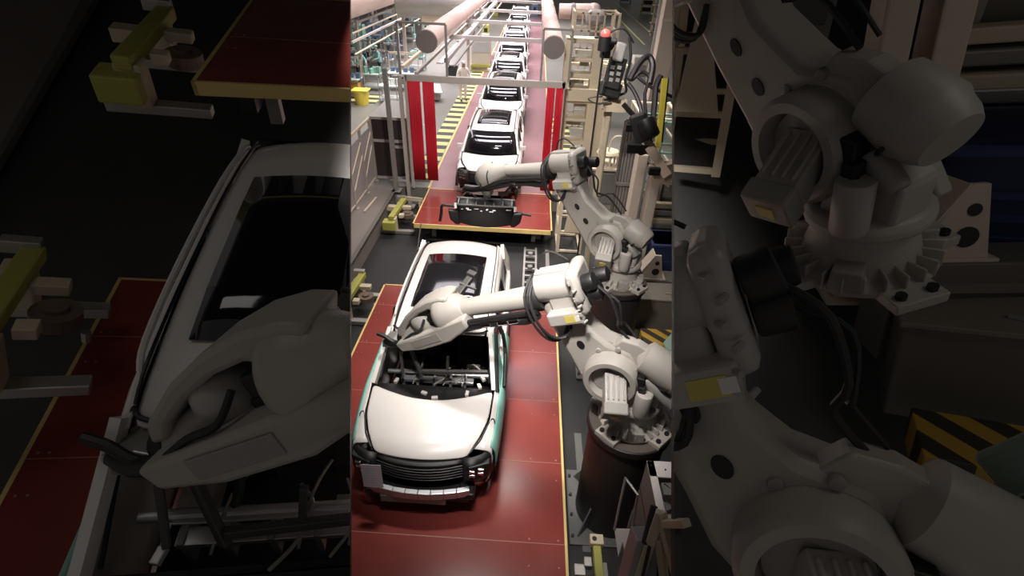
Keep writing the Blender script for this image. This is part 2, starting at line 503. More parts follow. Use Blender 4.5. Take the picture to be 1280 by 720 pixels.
# ------------------------------------------------------------------ platforms and floors
def platform(name, label, x0, x1, y0, y1, ztop, group=None):
    t = T(name, label, 'platform', ((x0+x1)/2, (y0+y1)/2, 0), group)
    g = G(); g.bx(x0+.03, x1-.03, y0+.03, y1-.03, ztop-.05, ztop); t.p('deck_plate', g, RED)
    g = G(); g.bx(x0, x1, y0, y0+.03, ztop-.12, ztop+.004); g.bx(x0, x1, y1-.03, y1, ztop-.12, ztop+.004)
    g.bx(x0, x0+.035, y0, y1, ztop-.12, ztop+.004); g.bx(x1-.035, x1, y0, y1, ztop-.12, ztop+.004); t.p('edge_trim', g, YEL)
    g = G()
    for y in [y0+.4+k*1.0 for k in range(int((y1-y0-.5)/1.0)+1)]:
        g.bx(x0+.1, x1-.1, y, y+.12, ztop-.3, ztop-.05)
    g.bx(x0+.3, x0+.45, y0+.1, y1-.1, ztop-.32, ztop-.1); g.bx(x1-.45, x1-.3, y0+.1, y1-.1, ztop-.32, ztop-.1); t.p('underframe', g, mat('dark_steel', (.03, .03, .03), .5, .5))
    for x in (x0+.5, x1-.5):
        for y in (y0+.5, y1-.5):
            g = G(); g.bx(x-.06, x+.06, y-.06, y+.06, 0, ztop-.3); t.p('leg', g, GREYMET)
    g = G()
    yy = y0+1.1
    while yy < y1:
        g.bx(x0+.04, x1-.04, yy-.004, yy+.004, ztop, ztop+.002)
        for x in (x0+.1, x0+.18, x1-.5, x1-.12): g.cyl((x, yy+.05, ztop), (x, yy+.05, ztop+.006), .012, n=8); g.cyl((x, yy-.3, ztop), (x, yy-.3, ztop+.006), .01, n=8)
        yy += 1.25
    t.p('seam_and_bolts', g, mat('seam_brown', (.35, .2, .15), .4))
    return t


platform('lift_platform', 'red lift platform with yellow rim carrying the front SUV', -3.13, .79, 1.2, 9.34, PZ, 'red lift platforms')
platform('lift_platform', 'raised red platform with yellow front rim before the red curtains', -3.13, .77, 12.38, 14.9, PZ, 'red lift platforms')

g = G(); g.bx(-3.1, .77, 14.92, 75, PZ-.1, PZ+.0); struct(g.build('floor_conveyor', BELT))
g = G(); g.bx(-3.17, -3.1, 14.92, 75, PZ-.1, PZ+.02); g.bx(.77, .82, 14.92, 75, PZ-.1, PZ+.02); o = struct(g.build('trim_1', YEL))
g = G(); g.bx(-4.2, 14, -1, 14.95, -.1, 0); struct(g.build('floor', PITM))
g = G(); g.bx(-60, -3.17, 14.95, 120, PZ-.6, PZ); g.bx(.82, 60, 14.95, 120, PZ-.6, PZ); struct(g.build('floor_hall', FLOORM))
g = G(); g.bx(-14, -4.2, -1, 14.95, PZ-.6, PZ); struct(g.build('floor_ledge', LEDGEM))
g = G(); g.bx(-4.23, -4.12, -1, 14.95, PZ-.02, PZ+.02); struct(g.build('trim_2', BROWNCAB, bevel=.005))
g = G(); g.bx(-3.85, -3.2, 15.4, 40, PZ, PZ+.006); o = g.build('striped_walkway', HAZ); tag(o, 'yellow and black striped floor strip beside the conveyor behind the curtain', 'floor marking')
g = G(); g.bx(.95, 1.7, 16.5, 24, PZ, PZ+.006); o = g.build('striped_walkway', HAZ); tag(o, 'yellow and black striped floor patch right of the conveyor, under the right duct', 'floor marking')
g = G(); g.bx(-9.6, -7.6, 24.6, 26.6, PZ, PZ+.006); o = g.build('striped_walkway', HAZ); tag(o, 'striped floor patch at the far left beside the yellow bin', 'floor marking')

# ladder-like chain track between the platforms
t = T('chain_track', 'silver ladder-like chain track on the pit floor right of the front SUV', 'track', (-.0, 11, 0))
g = G(); g.bx(.02, .07, 9.4, 12.3, .02, .1); g.bx(.33, .38, 9.4, 12.3, .02, .1); t.p('side_rail', g, STEEL)
g = G()
for k in range(9): g.bx(.05, .35, 9.5+k*.33, 9.56+k*.33, .03, .09)
t.p('rung', g, STEEL)
g = G()
for k in range(4): g.cyl((.2, 9.8+k*.7, .05), (.2, 9.8+k*.7, .16), .07)
t.p('sprocket', g, GREYMET)
g = G(); g.bx(.62, .72, 9.4, 12.3, 0, .05); o = g.build('floor_rail', GREYMET); tag(o, 'narrow grey rail on the dark pit floor between the two platforms', 'rail')

# ------------------------------------------------------------------ gate and curtains
t = T('gate_frame', 'grey steel gate frame spanning the line above the red curtains', 'gate', (-1.3, 14.9, PZ))
g = G(); g.bx(-3.62, .95, 14.86, 14.98, 3.82, 4.0); t.p('crossbar', g, BEAM, bevel=.01)
for x in (-3.62, .88):
    g = G(); g.bx(x-.04, x+.04, 14.86, 14.96, PZ, 4.0); t.p('post', g, BEAM)
for x in (-3.75, -2.42, .22, 1.0):
    g = G(); g.bx(x-.03, x+.03, 14.88, 14.94, 4.0, 5.3); t.p('hanger', g, GREYMET)
for a, b in ((-3.75, -2.42), (.22, 1.0)): g = G(); g.bx(a, b, 14.88, 14.94, 5.28, 5.34); t.p('hanger_bar', g, GREYMET)


def curtain(x0, x1, z0, z1, y, label):
    n = 24; rows = []
    for j in (0, 1, 2, 3):
        z = z1+(z0-z1)*j/3
        rows.append([V((x0+(x1-x0)*i/n, y+.008*math.sin(i*1.7), z)) for i in range(n+1)])
    g = G(); g.grid(rows); o = g.build('curtain_strip', CURT, smooth=True, solid=.012)
    return tag(o, label, 'curtain', 'red welding curtains at the gate')


curtain(-3.56, -3.2, .9, 3.84, 14.84, 'red curtain strip at far left of the gate, left half of the pair')
curtain(-3.13, -2.8, .9, 3.84, 14.84, 'red curtain strip left of the SUV line, right half of the left pair')
curtain(.42, .64, .75, 3.84, 14.84, 'red curtain strip right of the line, nearer the cars')
curtain(.68, .88, .75, 3.84, 14.84, 'red curtain strip right of the line, beside the cream tower')
g = G()
for k in range(14): g.ball((.66, 14.8, 1.2+k*.13), .022, 8)
o = g.build('hanging_chain', mat('chain_pink', (.8, .5, .5), .4)); tag(o, 'pale bead chain hanging between the right red curtain strips', 'chain')

# ------------------------------------------------------------------ overhead ducts, beams, lamps
for (x, lb) in ((-2.97, 'pink round duct running overhead along the left of the line, blank end disc'), (.52, 'pink round duct running overhead along the right of the line, blank end disc')):
    t = T('round_duct', lb, 'duct', (x, 15, 4.86), 'overhead round ducts')
    g = G(); g.lathe([(0, .295)]+[q for k in range(1, 12) for q in ((k*3.4, .295), (k*3.4+.01, .31), (k*3.4+.12, .31), (k*3.4+.13, .295))]+[(50, .295)], (x, 15, 4.86), (0, 1, 0), 28); t.p('pipe', g, DUCT, smooth=True)
    g = G(); g.lathe([(0, .28), (.02, .3), (.06, .3)], (x, 14.95, 4.86), (0, 1, 0), 28); t.p('end_cap', g, DUCTCAP, smooth=True)
BL = ['pale cross beam over the line, nearest of those behind the gate', 'second pale cross beam over the line behind the gate', 'third pale cross beam over the line behind the gate',
      'fourth cross beam over the line, far away', 'fifth cross beam over the line, far away', 'farthest cross beam over the line']
for i, y in enumerate((19.2, 24, 29, 35, 42, 50)):
    g = G(); g.bx(-3.0, .5, y, y+.14, 4.36, 4.5); o = g.build('cross_beam', mat('pale_beam', (.5, .46, .44), .4, .2), bevel=.01); tag(o, BL[i], 'beam', 'cross beams between the ducts')
g = G(); g.bx(-2.55, -2.43, 15.2, 60, 4.3, 4.42); o = g.build('side_rail', mat('pale_beam', (.5, .46, .44)), bevel=.01); tag(o, 'long pale rail running beside the left pink duct above the line', 'rail')
g = G(); g.bx(-2.3, -2.24, 15.2, 60, 4.2, 4.25); o = g.build('side_rail', GREYMET); tag(o, 'thin dark rail just inside the pale rail over the line', 'rail')
for i in range(7):
    y = 15.4+i*4.2
    t = T('tube_lamp', ['bright white tube lamp beside the left duct, nearest the gate', 'second bright tube lamp beside the left duct', 'third bright tube lamp beside the left duct', 'fourth tube lamp beside the left duct', 'fifth tube lamp beside the left duct', 'sixth tube lamp beside the left duct', 'farthest tube lamp beside the left duct'][i], 'lamp', (-2.7, y, 4.2), 'tube lamps beside the left duct')
    g = G(); g.bx(-2.80, -2.60, y, y+3.4, 4.22, 4.27); t.p('lamp_housing', g, WHITE)
    g = G(); g.cyl((-2.66, y+.05, 4.30), (-2.66, y+3.3, 4.30), .03, n=10); t.p('tube', g, LAMP)
t = T('round_signal', 'round white disc sign hanging beside the line above the desk', 'sign', atd(588, 40, 22))
c = atd(588, 40, 22)
g = G(); g.cyl(c, c+V((0, .05, 0)), .16); t.p('disc', g, WHITE)
g = G(); g.lathe([(0, .19), (.04, .19)], c+V((0, .02, 0)), (0, 1, 0)); t.p('rim', g, GREYMET)
g = G(); g.cyl(c+V((0, .03, .15)), c+V((0, .03, .9)), .02); t.p('rod', g, GREYMET)

# ------------------------------------------------------------------ robots
RLIGHT = mat('robot_light', (.42, .39, .355), .4)


def ovalpts(c, rx, ry, n=16, rot=0.):
    return [(c[0]+rx*math.cos(2*PI*k/n)*math.cos(rot)-ry*math.sin(2*PI*k/n)*math.sin(rot), c[1]+rx*math.cos(2*PI*k/n)*math.sin(rot)+ry*math.sin(2*PI*k/n)*math.cos(rot)) for k in range(n)]


def make_robot(label, base, d, S, E, Fp, W, front=True):
    """local frame: +X towards the line, +Y the side facing the camera, +Z up"""
    rz = math.atan2(d[1], d[0])
    e = empty('industrial_robot', label, 'robot', base, rz, 'handling robots on pedestals')
    P = lambda p, y=0.: V((p[0], y, p[1]))
    A = ROBOT; X = V((1, 0, 0)); Yv = V((0, 1, 0)); Z = V((0, 0, 1))
    # base flange with four feet and ribs
    g = G(); g.lathe([(0, .40), (.05, .42), (.07, .40), (.09, .33), (.3, .27), (.36, .27)], (0, 0, .0), Z, 40)
    for k in range(4):
        a = PI/4+k*PI/2 - rz; R = Euler((0, 0, a)).to_matrix()
        g.box(R @ V((.44, 0, .035)), (.2, .3, .07), R)
    for k in range(24):
        a = 2*PI*k/24; R = Euler((0, 0, a)).to_matrix(); g.box(R @ V((.36, 0, .10)), (.13, .016, .12), R)
    b = g.build('base_casting', A, e, bevel=.008, smooth=True)
    g = G()
    for k in range(4):
        for q in (-.09, .09):
            R = Euler((0, 0, PI/4+k*PI/2-rz)).to_matrix(); p = R @ V((.48, q, .07)); g.cyl(p, p+V((0, 0, .03)), .03, n=8)
    g.build('bolt', BLACK, b)
    g = G(); g.prism([(-.1, .05), (.1, .05), (.08, .2), (-.08, .2)], (0, 0, 0), Euler((0, 0, -rz)).to_matrix() @ X, Z, Euler((0, 0, -rz)).to_matrix() @ V((0, -1, 0)), .25, .42)
    g.build('connector_box', ROBOT2, e, bevel=.01)
    # turntable and shoulder yoke
    g = G(); g.lathe([(.34, .30), (.36, .34), (.44, .34), (.47, .30)], (0, 0, 0), Z, 36)
    g.prism([(-.28, .44), (.30, .44), (S[0]+.28, S[1]-.2), (S[0]+.24, S[1]+.1), (S[0]-.2, S[1]+.22), (-.3, S[1]-.1)], (0, 0, 0), X, Z, Yv, -.1, .16)
    g.prism([(-.24, .44), (.26, .44), (S[0]+.2, S[1]-.1), (S[0]-.2, S[1]+.1)], (0, 0, 0), X, Z, Yv, -.36, -.24)
    g.build('turntable', A, e, bevel=.03, smooth=True)
    # shoulder housing ring
    R0 = .335
    g = G(); n = 32; a0 = 2.35; 
    ring_o = []; ring_i = []
    g.lathe([(-.02, R0-.04), (.02, R0), (.17, R0), (.22, R0-.03), (.22, R0-.09), (.10, R0-.11)], P(S, .12), Yv, 40)
    g.build('shoulder_housing', A, e, smooth=True)
    g = G(); g.lathe([(.0, R0-.115), (.02, R0-.12)], P(S, .225), Yv, 32); g.build('housing_recess', ROBOT2, e)
    # servo motor pointing at the camera, ribbed
    m0 = P((S[0]-.03, S[1]+.03), .2); m1 = P((S[0]-.12, S[1]-.14), .52)
    md = (m1-m0).normalized(); Rm = frame_z(md)
    g = G(); g.box((m0+m1)/2, (.25, .22, (m1-m0).length), Rm)
    for k in range(4): g.box((m0+m1)/2+Rm @ V((-.09+.06*k, .12, 0)), (.02, .03, (m1-m0).length*.8), Rm)
    sm = g.build('servo_motor', RLIGHT, e, bevel=.015)
    g = G(); g.box(m1+md*.06, (.28, .26, .14), Rm); c = g.build('motor_cap', ROBOT2, e, bevel=.02)
    g = G(); g.box(m1+md*.135, (.10, .10, .01), Rm); g.build('warning_sticker', mat('sticker_yellow', (.6, .5, .12), .5), c)
    g = G(); g.prism([(0, 0), (.22, -.02), (.26, -.28), (.02, -.3)], P((S[0]-.42, S[1]-.15), .1), X, Z, Yv, 0, .16); g.build('junction_box', A, e, bevel=.02)
    g = G(); g.rcyl(P((S[0]-.42, S[1]-.36), .3), P((S[0]-.42, S[1]-.02), .3), .1, .02); g.build('axis_motor', RLIGHT, e, smooth=True)
    g = G(); g.cyl(P((S[0]-.42, S[1]-.02), .3), P((S[0]-.42, S[1]-.015), .3), .014, n=8); g.build('cap_screw', BLACK, e)
    g = G(); g.box(P((S[0]-.32, S[1]+.06), .24), (.12, .12, .22)); g.box(P((S[0]-.38, S[1]+.0), .26), (.08, .14, .12)); g.box(P((S[0]-.3, S[1]-.12), .2), (.08, .1, .16))
    g.build('valve_block', BLACK, e, bevel=.012)
    # balancer cylinder behind
    b0 = P((S[0]-.30, S[1]+.33), .05); b1 = P((S[0]-.84, S[1]+.16), .15) if front else P((S[0]-.64, S[1]+.2), .08)
    L = (b1-b0).length
    g = G(); g.lathe([(-.08, .05), (-.03, .09), (0, .15), (.03, .2), (L-.1, .215), (L-.06, .195), (L, .18), (L+.05, .15)], b0, b1-b0, 28)
    bc = g.build('balancer_cylinder', A, e, smooth=True)
    g = G(); nn = 12
    dd = (b1-b0).normalized(); Rb = frame_z(dd)
    g.tube([b0+dd*(L*.25+.0)+Rb @ V((.225*math.cos(a), .225*math.sin(a), L*.5*k/9)) for k, a in enumerate([-.6-.25*k for k in range(10)])], .014, 6)
    g.build('cable', RUBBER, e)
    g = G(); g.prism([(-.06, -.12), (.1, -.1), (.34, .05), (.42, .2), (.3, .3), (.1, .22), (-.06, .1)], b0+V((-.02, 0, -.02)), V((1, 0, -.35)).normalized(), Z, Yv, -.07, .07); g.build('balancer_link', A, e, bevel=.02)
    g = G(); g.rcyl(b0+V((-.08, .12, -.26)), b1+V((.08, .1, -.30)), .075, .02); g.build('balancer_motor', GREYMET, e, smooth=True)
    # lower arm
    u = (V(E)-V(S)); La = u.length; u = u/La; nrm = V((-u.y, u.x))
    AW = 1.12 if front else 1.3
    def q(a, b): b = b*AW; return (S[0]+u.x*a+nrm.x*b, S[1]+u.y*a+nrm.y*b)
    arm = [q(-.28, .12), q(-.3, -.12), q(-.15, -.33), q(.1, -.38), q(.4, -.36), q(La*.6, -.36), q(La+.0, -.33), q(La+.1, -.22), q(La+.14, .0), q(La, .08), q(La*.6, .03), q(.42, .12), q(.2, .31), q(0, .30), q(-.18, .25)]
    g = G(); g.prism(arm, (0, 0, 0), X, Z, Yv, -.17, .14)
    la = g.build('lower_arm', A, e, bevel=.05, smooth=True)
    for a, ra, rb in ((.50, .05, .045), (.80, .05, .04)):
        g = G(); g.prism(ovalpts(q(a, -.15), ra*1.25, rb, rot=math.atan2(u.y, u.x)), (0, 0, 0), X, Z, Yv, .135, .148)
        g.build('arm_hole', BLACK, la)
    g = G()
    for a, bb, yy in ((.28, .1, .12), (.3, .2, .12), (.36, 0, .12), (.24, -.06, .12)): g.rcyl(P(q(a, bb), .1), P(q(a, bb), .16), .035, .01, 10)
    g.build('hose_fitting', ROBOT2, la, smooth=True)
    # elbow housing and forearm
    f = (V(Fp)-V(E)); Lf = f.length; f = f/Lf; fn = V((-f.y, f.x))
    if fn.y < 0: fn = -fn
    def w(a, b): return (E[0]+f.x*a+fn.x*b, E[1]+f.y*a+fn.y*b)
    f3 = V((f.x, 0, f.y)); fn3 = V((fn.x, 0, fn.y)); Rf = Matrix((fn3, Yv, f3)).transposed()
    g = G(); g.rcyl(P(w(-.12, .18), .02), P(w(.36, .18), .02), .19, .03, 28)
    g.box(P(w(.12, .36), .02), (.07, .14, .42), Rf)
    g.box(P(w(.08, .0), .02), (.3, .3, .3), Rf)
    eb = g.build('elbow_housing', RLIGHT, e, bevel=.02, smooth=True)
    g = G(); g.box(P(w(-.16, .12), .04), (.58, .42, .15), Rf); g.box(P(w(-.16, .2), .04), (.4, .5, .15), Rf)
    g.build('gear_case', RLIGHT, e, bevel=.06, smooth=True)
    g = G()
    for k in range(6): g.cyl(P(w(-.16+(.03 if k % 2 else -.03), -.2+.1*k), .28), P(w(-.16, -.2+.1*k), .335), .016, n=8)
    g.build('bolt', ROBOT2, eb)
    g = G(); g.rcyl(P(w(-.25, .2), .16), P(w(-.39, .22), .16), .1, .02); g.rcyl(P(w(-.25, .05), .1), P(w(-.40, .05), .1), .11, .02); g.rcyl(P(w(-.25, .14), -.1), P(w(-.46, .14), -.1), .09, .02)
    g.build('wrist_drive_motor', BLACK, e, smooth=True)
    g = G(); g.box(P(w(.06, -.15), .20), (.16, .2, .42), Rf); lb = g.build('cable_box', RLIGHT, e, bevel=.02)
    g = G(); g.box(P(w(-.02, -.15), .302), (.09, .006, .16), Rf); g.build('warning_sticker', mat('sticker_yellow', (.6, .5, .12), .5), lb)
    g = G(); g.box(P(w(-.1, -.15), .303), (.07, .006, .07), Rf); g.build('sticker_symbol', WHITE, lb)
    g = G(); g.lathe([(.34, .20), (.37, .22), (.43, .22), (.46, .19)], P(w(0, .1), .02), f3, 28); g.build('forearm_collar', RUBBER, e, smooth=True)
    g = G(); g.lathe([(.4, .16), (.5, .145), (Lf-.2, .115), (Lf, .13)], P(w(0, .06), .02), f3, 28)
    fo = g.build('forearm_tube', A, e, smooth=True)
    g = G(); g.tube([P(w(.42, -.1), .18), P(w(.6, -.16), .18), P(w(.9, -.14), .16), P(w(Lf-.3, -.15), .16), P(w(Lf+.1, -.2), .2), (W[0], .16, W[1]-.14), (W[0]+.25, .1, W[1]-.2)], .055, 10)
    g.tube([P(w(.4, -.05), .2), P(w(.9, -.06), .19), P(w(Lf-.2, -.08), .19), P(w(Lf+.3, -.2), .22)], .04, 8)
    dp = g.build('dress_pack', BLACK, e, smooth=True)
    g = G()
    for a in ((.75, .9, 1.15) if front else (1.2,)): g.box(P(w(a, -.12), .225), (.06, .03, .15), Rf)
    g.box(P(w(Lf+.35, -.16), .25), (.1, .03, .05), Rf)
    g.build('hose_clamp', CHROME, dp, bevel=.01)
    # loops of cable around the elbow
    g = G()
    for k, (r, dx) in enumerate(((.30, .36), (.34, .40), (.26, .33))):
        g.tube([P(w(dx, .34), .0), P(w(dx+.06, .2), .25), P(w(dx+.05, -.1), .3+.02*k), P(w(dx-.02, -.3-r*.25), .28), P(w(dx-.16, -.36-r*.3), .2), P(w(.1, -.28), .16)], .014+.003*k, 6)
    g.tube([P(w(-.38, .15), .15), P(w(-.5, .0), .2), P(w(-.5, -.3), .16), P(q(La*.5, .3), .05), P(q(.3, .34), .05)], .018, 6)
    g.tube([P(w(-.38, .05), .1), P(w(-.56, -.1), .15), P(w(-.5, -.4), .12), P(q(La*.5, .36), .0), P(q(.3, .4), .0)], .014, 6)
    g.tube([P(w(.3, .36), 0), P(w(.2, .55), 0), P(w(.05, .58), 0), P(w(-.1, .45), 0)], .012, 6)
    g.build('cable', RUBBER, e)
    # wrist
    v = (V(W)-V(Fp)); Lw = v.length; v = v/Lw; vn = V((-v.y, v.x))
    if vn.y < 0: vn = -vn
    def ww(a, b): return (Fp[0]+v.x*a+vn.x*b, Fp[1]+v.y*a+vn.y*b)
    v3 = V((v.x, 0, v.y)); Rw = Matrix((V((vn.x, 0, vn.y)), Yv, v3)).transposed()
    if front:
        g = G(); g.lathe([(-.25, .14), (-.14, .2), (.0, .26), (.12, .27), (.2, .22), (.24, .1)], P(ww(0, .03), .0), v3, 28)
        outer = [(-.12, .26), (0, .31), (.2, .33), (.45, .30), (.7, .22), (Lw, .08), (Lw+.06, -.04)]
        inner = [(Lw-.06, -.04), (Lw-.12, .04), (.66, .13), (.45, .19), (.25, .2), (.14, .12), (.1, -.05)]
        g.prism([ww(a, b) for a, b in outer+inner], (0, 0, 0), X, Z, Yv, -.24, .12)
        g.prism([ww(a, b) for a, b in [(-.05, .2), (.3, .26), (.7, .18), (Lw, .04), (Lw, -.1), (.3, -.2), (-.1, -.2)]], (0, 0, 0), X, Z, Yv, -.26, -.18)
        g.prism([ww(-.3, -.0), ww(-.28, -.16), ww(.1, -.27), ww(.6, -.27), ww(Lw, -.2), ww(Lw+.04, -.06), ww(.6, -.04), ww(.2, -.02)], (0, 0, 0), X, Z, Yv, .02, .27)
        wr = g.build('wrist_fork', A, e, bevel=.03, smooth=True)
        g = G(); g.ball(P(ww(.56, .04), .0), .155, 20, (1.1, 1, .9)); g.cyl(P(ww(.56, 0), -.05), P(ww(Lw+.08, -.12), .05), .1); g.build('wrist_ball', RLIGHT, wr, smooth=True)
        g = G(); g.box(P(ww(.28, .08), .02), (.13, .2, .12), Rw); g.box(P(ww(.33, -.02), .05), (.08, .12, .1), Rw); g.build('inner_motor', BLACK, wr, bevel=.02)
        g = G(); g.tube([P(ww(.4, .1), .12), P(ww(.5, .0), .2), P(ww(.7, -.02), .2), P(ww(Lw, -.1), .2)], .02, 6); g.build('cable', RUBBER, wr)
        g = G(); g.box(P(ww(.45, -.14), .278), (.12, .012, .5), Rw); g.build('cover_plate', ROBOT2, wr, bevel=.01)
        tip = P(ww(Lw, -.1), .03)
        g = G(); g.lathe([(0, .11), (.05, .12), (.1, .1)], tip, v3, 20); fl = g.build('tool_flange', BLACK, e, smooth=True)
        # gripper: side bracket, upright arm
        g = G(); g.prism([(0, .02), (.16, .02), (.34, -.06), (.36, -.2), (.2, -.16), (.0, -.07)], tip+v3*.08+V((-.05, -.1, 0)), X, Z, Yv, -.02, .2); tl = g.build('gripper_bracket', STEEL, e, bevel=.01)
        g = G(); g.tube([tip+V((0, .06, -.05)), tip+V((.14, .12, -.06)), tip+V((.3, .1, -.02)), tip+V((.42, .1, .0))], .03, 8); g.build('hose', BLACK, tl)
        g = G(); a0 = P(ww(.25, .0), -.12); g.bar(a0, a0+V((-.15, -.55, .28)), .10, .08); g.bar(a0+V((-.05, -.4, .25)), a0+V((-.3, -.42, .2)), .03, .04); g.bar(a0+V((-.15, -.55, .3)), a0+V((-.17, -.63, .32)), .14, .1)
        g.build('gripper_arm', mat('dark_bar', (.07, .065, .06), .5, .3), e, bevel=.012)
        g = G(); g.bar(tip+V((.0, .0, -.1)), tip+V((-.25, .1, -.6)), .05, .07); g.bar(tip+V((.08, .08, -.1)), tip+V((.0, .2, -.55)), .04, .06); g.bar(tip+V((-.25, .1, -.5)), tip+V((-1.15, -.25, -.5)), .05, .06)
        g.bar(tip+V((-.6, -.05, -.5)), tip+V((-.62, -.04, -.2)), .04, .04)
        g.build('gripper_frame', mat('dark_bar', (.07, .065, .06), .5, .3), e, bevel=.008)
    else:
        g = G(); g.lathe([(-.2, .14), (.0, .19), (.15, .26), (.3, .28), (.42, .25), (.55, .16), (.6, .06)], P(ww(0, .02), .0), v3, 28)
        wr = g.build('wrist_fork', A, e, smooth=True)
        g = G(); g.tube([P(ww(.1, .26), .0), P(ww(.12, .1), .25), P(ww(.16, -.1), .27)], .012, 6); g.build('cable', RUBBER, wr)
        tip = P(ww(.42, -.2), .05)
        g = G(); g.lathe([(0, .13), (.08, .12), (.12, .09), (.16, .08)], tip, (0, 0, -1), 20); g.build('tool_flange', GREYMET, e, smooth=True)
    return e, tip


rob1, tip1 = make_robot('white robot in front reaching into the windshield opening of the nearest SUV', (1.51, 4.5, 2.0), (-.95, .3), (.33, .82), (.96, 1.72), (2.5, 1.0), (3.3, .46))
rob2, tip2 = make_robot('white robot behind the front one, holding a black module above the rear platform', (1.81, 7.85, 2.0), (-.85, .53), (.28, .80), (1.20, 1.80), (2.75, 1.38), (3.3, 1.1), False)


def pedestal(x, y, label, r=.54, zt=2.0):
    t = T('robot_pedestal', label, 'pedestal', (x, y, 0), 'brown robot pedestals')
    g = G(); g.lathe([(.03, r-.04), (zt-.12, r-.04), (zt-.1, r+.01), (zt-.01, r+.01), (zt, r-.005)], (x, y, 0), (0, 0, 1), 44); t.p('drum', g, PED, smooth=True)
    g = G(); g.cyl((x, y, zt-.02), (x, y, zt+.002), r-.01, n=44); t.p('top_plate', g, mat('plate_brown', (.11, .09, .075), .5))
    g = G(); g.bx(x-.62, x+.62, y-.62, y+.62, 0, .04); b = t.p('foot_plate', g, mat('foot_grey', (.12, .12, .11), .5), bevel=.01)
    for sx in (-1, 1):
        for sy in (-1, 1):
            g = G(); g.prism([(0, 0), (.22, 0), (0, .5)], (x+sx*(r-.06)*.72, y+sy*(r-.06)*.72, .04), V((sx, sy, 0)).normalized(), (0, 0, 1), V((-sx, sy, 0)).normalized(), -.012, .012); t.p('gusset', g, mat('foot_grey', (.12, .12, .11), .5))
    g = G()
    for a in range(8):
        g.cyl((x+.57*(1 if a & 1 else -1), y-.5+.33*(a//2), .04), (x+.57*(1 if a & 1 else -1), y-.5+.33*(a//2), .07), .025, n=8)
    t.p('anchor_bolt', g, BLACK)
    return t


pedestal(1.51, 4.5, 'dark brown drum pedestal under the front robot')
pedestal(1.81, 7.85, 'dark brown drum pedestal under the rear robot', .5)

# module carried by the rear robot
tipw = Matrix.Translation((1.81, 7.85, 2.0)) @ Matrix.Rotation(math.atan2(.53, -.85), 4, 'Z') @ (tip2+V((0, 0, -.28)))
t = T('cockpit_module', 'black front module with metal frame held by the rear robot over the red platform', 'car part', tipw)
c = tipw+V((-.02, -.05, .05))
rows = []
for i in range(13):
    a = -1+2*i/12
    rows.append([c+V((a*.58, -.06+.10*a*a, .02)), c+V((a*.60, -.20+.10*a*a, -.05)), c+V((a*.62, -.24+.12*a*a, -.42-.05*(1-a*a))), c+V((a*.58, -.05+.1*a*a, -.52))])
g = G(); g.grid(rows); t.p('module_shell', g, BLACK, smooth=True, solid=.04)
g = G(); g.bar(c+V((-.6, .0, .02)), c+V((.6, -.0, .02)), .05, .05); g.bar(c+V((-.58, -.22, -.02)), c+V((.58, -.22, -.02)), .03, .03)
for k in range(7): g.bar(c+V((-.55+.18*k, .0, .03)), c+V((-.55+.18*k, -.22, -.02)), .03, .02)
g.bar(c+V((0, 0, .02)), c+V((0, .02, .2)), .1, .1)
t.p('frame', g, mat('dark_frame', (.16, .15, .14), .4, .5), bevel=.006)
g = G()
for k in range(10):
    x = random.uniform(-.5, .5); g.box(c+V((x, -.23, -.08-random.random()*.06)), (random.uniform(.03, .12), .02, random.uniform(.01, .03)))
g.box(c+V((-.6, -.16, -.06)), (.05, .06, .12)); g.box(c+V((.6, -.12, -.10)), (.05, .06, .12))
t.p('clip', g, CHROME)
g = G(); g.tube([c+V((-.55, -.1, -.12)), c+V((-.75, -.12, -.10)), c+V((-.88, -.14, -.10)), c+V((-.9, -.16, -.25)), c+V((-.93, -.2, -.42))], .03, 8)
g.tube([c+V((.55, -.1, -.15)), c+V((.75, -.12, -.2)), c+V((.93, -.14, -.22))], .025, 8); t.p('side_arm', g, BLACK)
for s in (-1, 1):
    g = G(); g.prism([(0, 0), (.2, .02), (.16, -.2), (.05, -.3), (-.05, -.3)], c+V((s*.56, -.15, -.18)), (s, 0, 0), (0, 0, 1), (0, 1, 0), -.06, .06); t.p('mudguard', g, BLACK, bevel=.03)
g = G(); g.tube([c+V((.3, .02, .06)), c+V((.5, .1, .3)), c+V((.62, .05, .2)), c+V((.55, 0, -.1))], .02, 6); g.tube([c+V((-.2, .0, .06)), c+V((-.4, .1, .12)), c+V((-.52, .0, .0))], .012, 6); t.p('cable', g, RUBBER)

# ------------------------------------------------------------------ left of the line
# fence on the ledge
fx = -4.95
t = T('safety_fence', 'grey fence of translucent sheets with cream top rail on the left ledge', 'fence', (fx, 13.5, PZ))
y0, y1 = 10.5, 15.3
zt = atx(440, 168, fx).z
g = G(); g.bar((fx, y0, zt), (fx, y1+.02, zt), .07, .07); t.p('top_rail', g, CREAM)
for y in (10.6, 11.9, 13.15, 14.3, 15.3):
    g = G(); g.bx(fx-.035, fx+.035, y-.035, y+.035, PZ, zt); g.bx(fx-.07, fx+.09, y-.07, y+.07, PZ, PZ+.02); t.p('post', g, BEAM)
for a, b in ((10.65, 11.85), (11.95, 13.1), (13.2, 14.25), (14.35, 15.25)):
    g = G(); g.bx(fx-.01, fx+.01, a, b, PZ+.12, zt-.25); t.p('sheet', g, CLEAR)
    g = G(); g.bar((fx+.02, a, PZ+.5), (fx+.02, b, PZ+1.2), .03, .03); g.bar((fx+.02, a, PZ+1.0), (fx+.02, b, PZ+1.6), .03, .03); g.bx(fx, fx+.03, a, b, PZ+.1, PZ+.15); t.p('rail', g, CREAM)
g = G(); g.bar((-4.62, 12.9, PZ+.04), (-4.55, 13.9, PZ+.04), .05, .05); o = g.build('loose_bar', CREAM); tag(o, 'short cream bar lying on the left ledge beside the fence', 'bar')
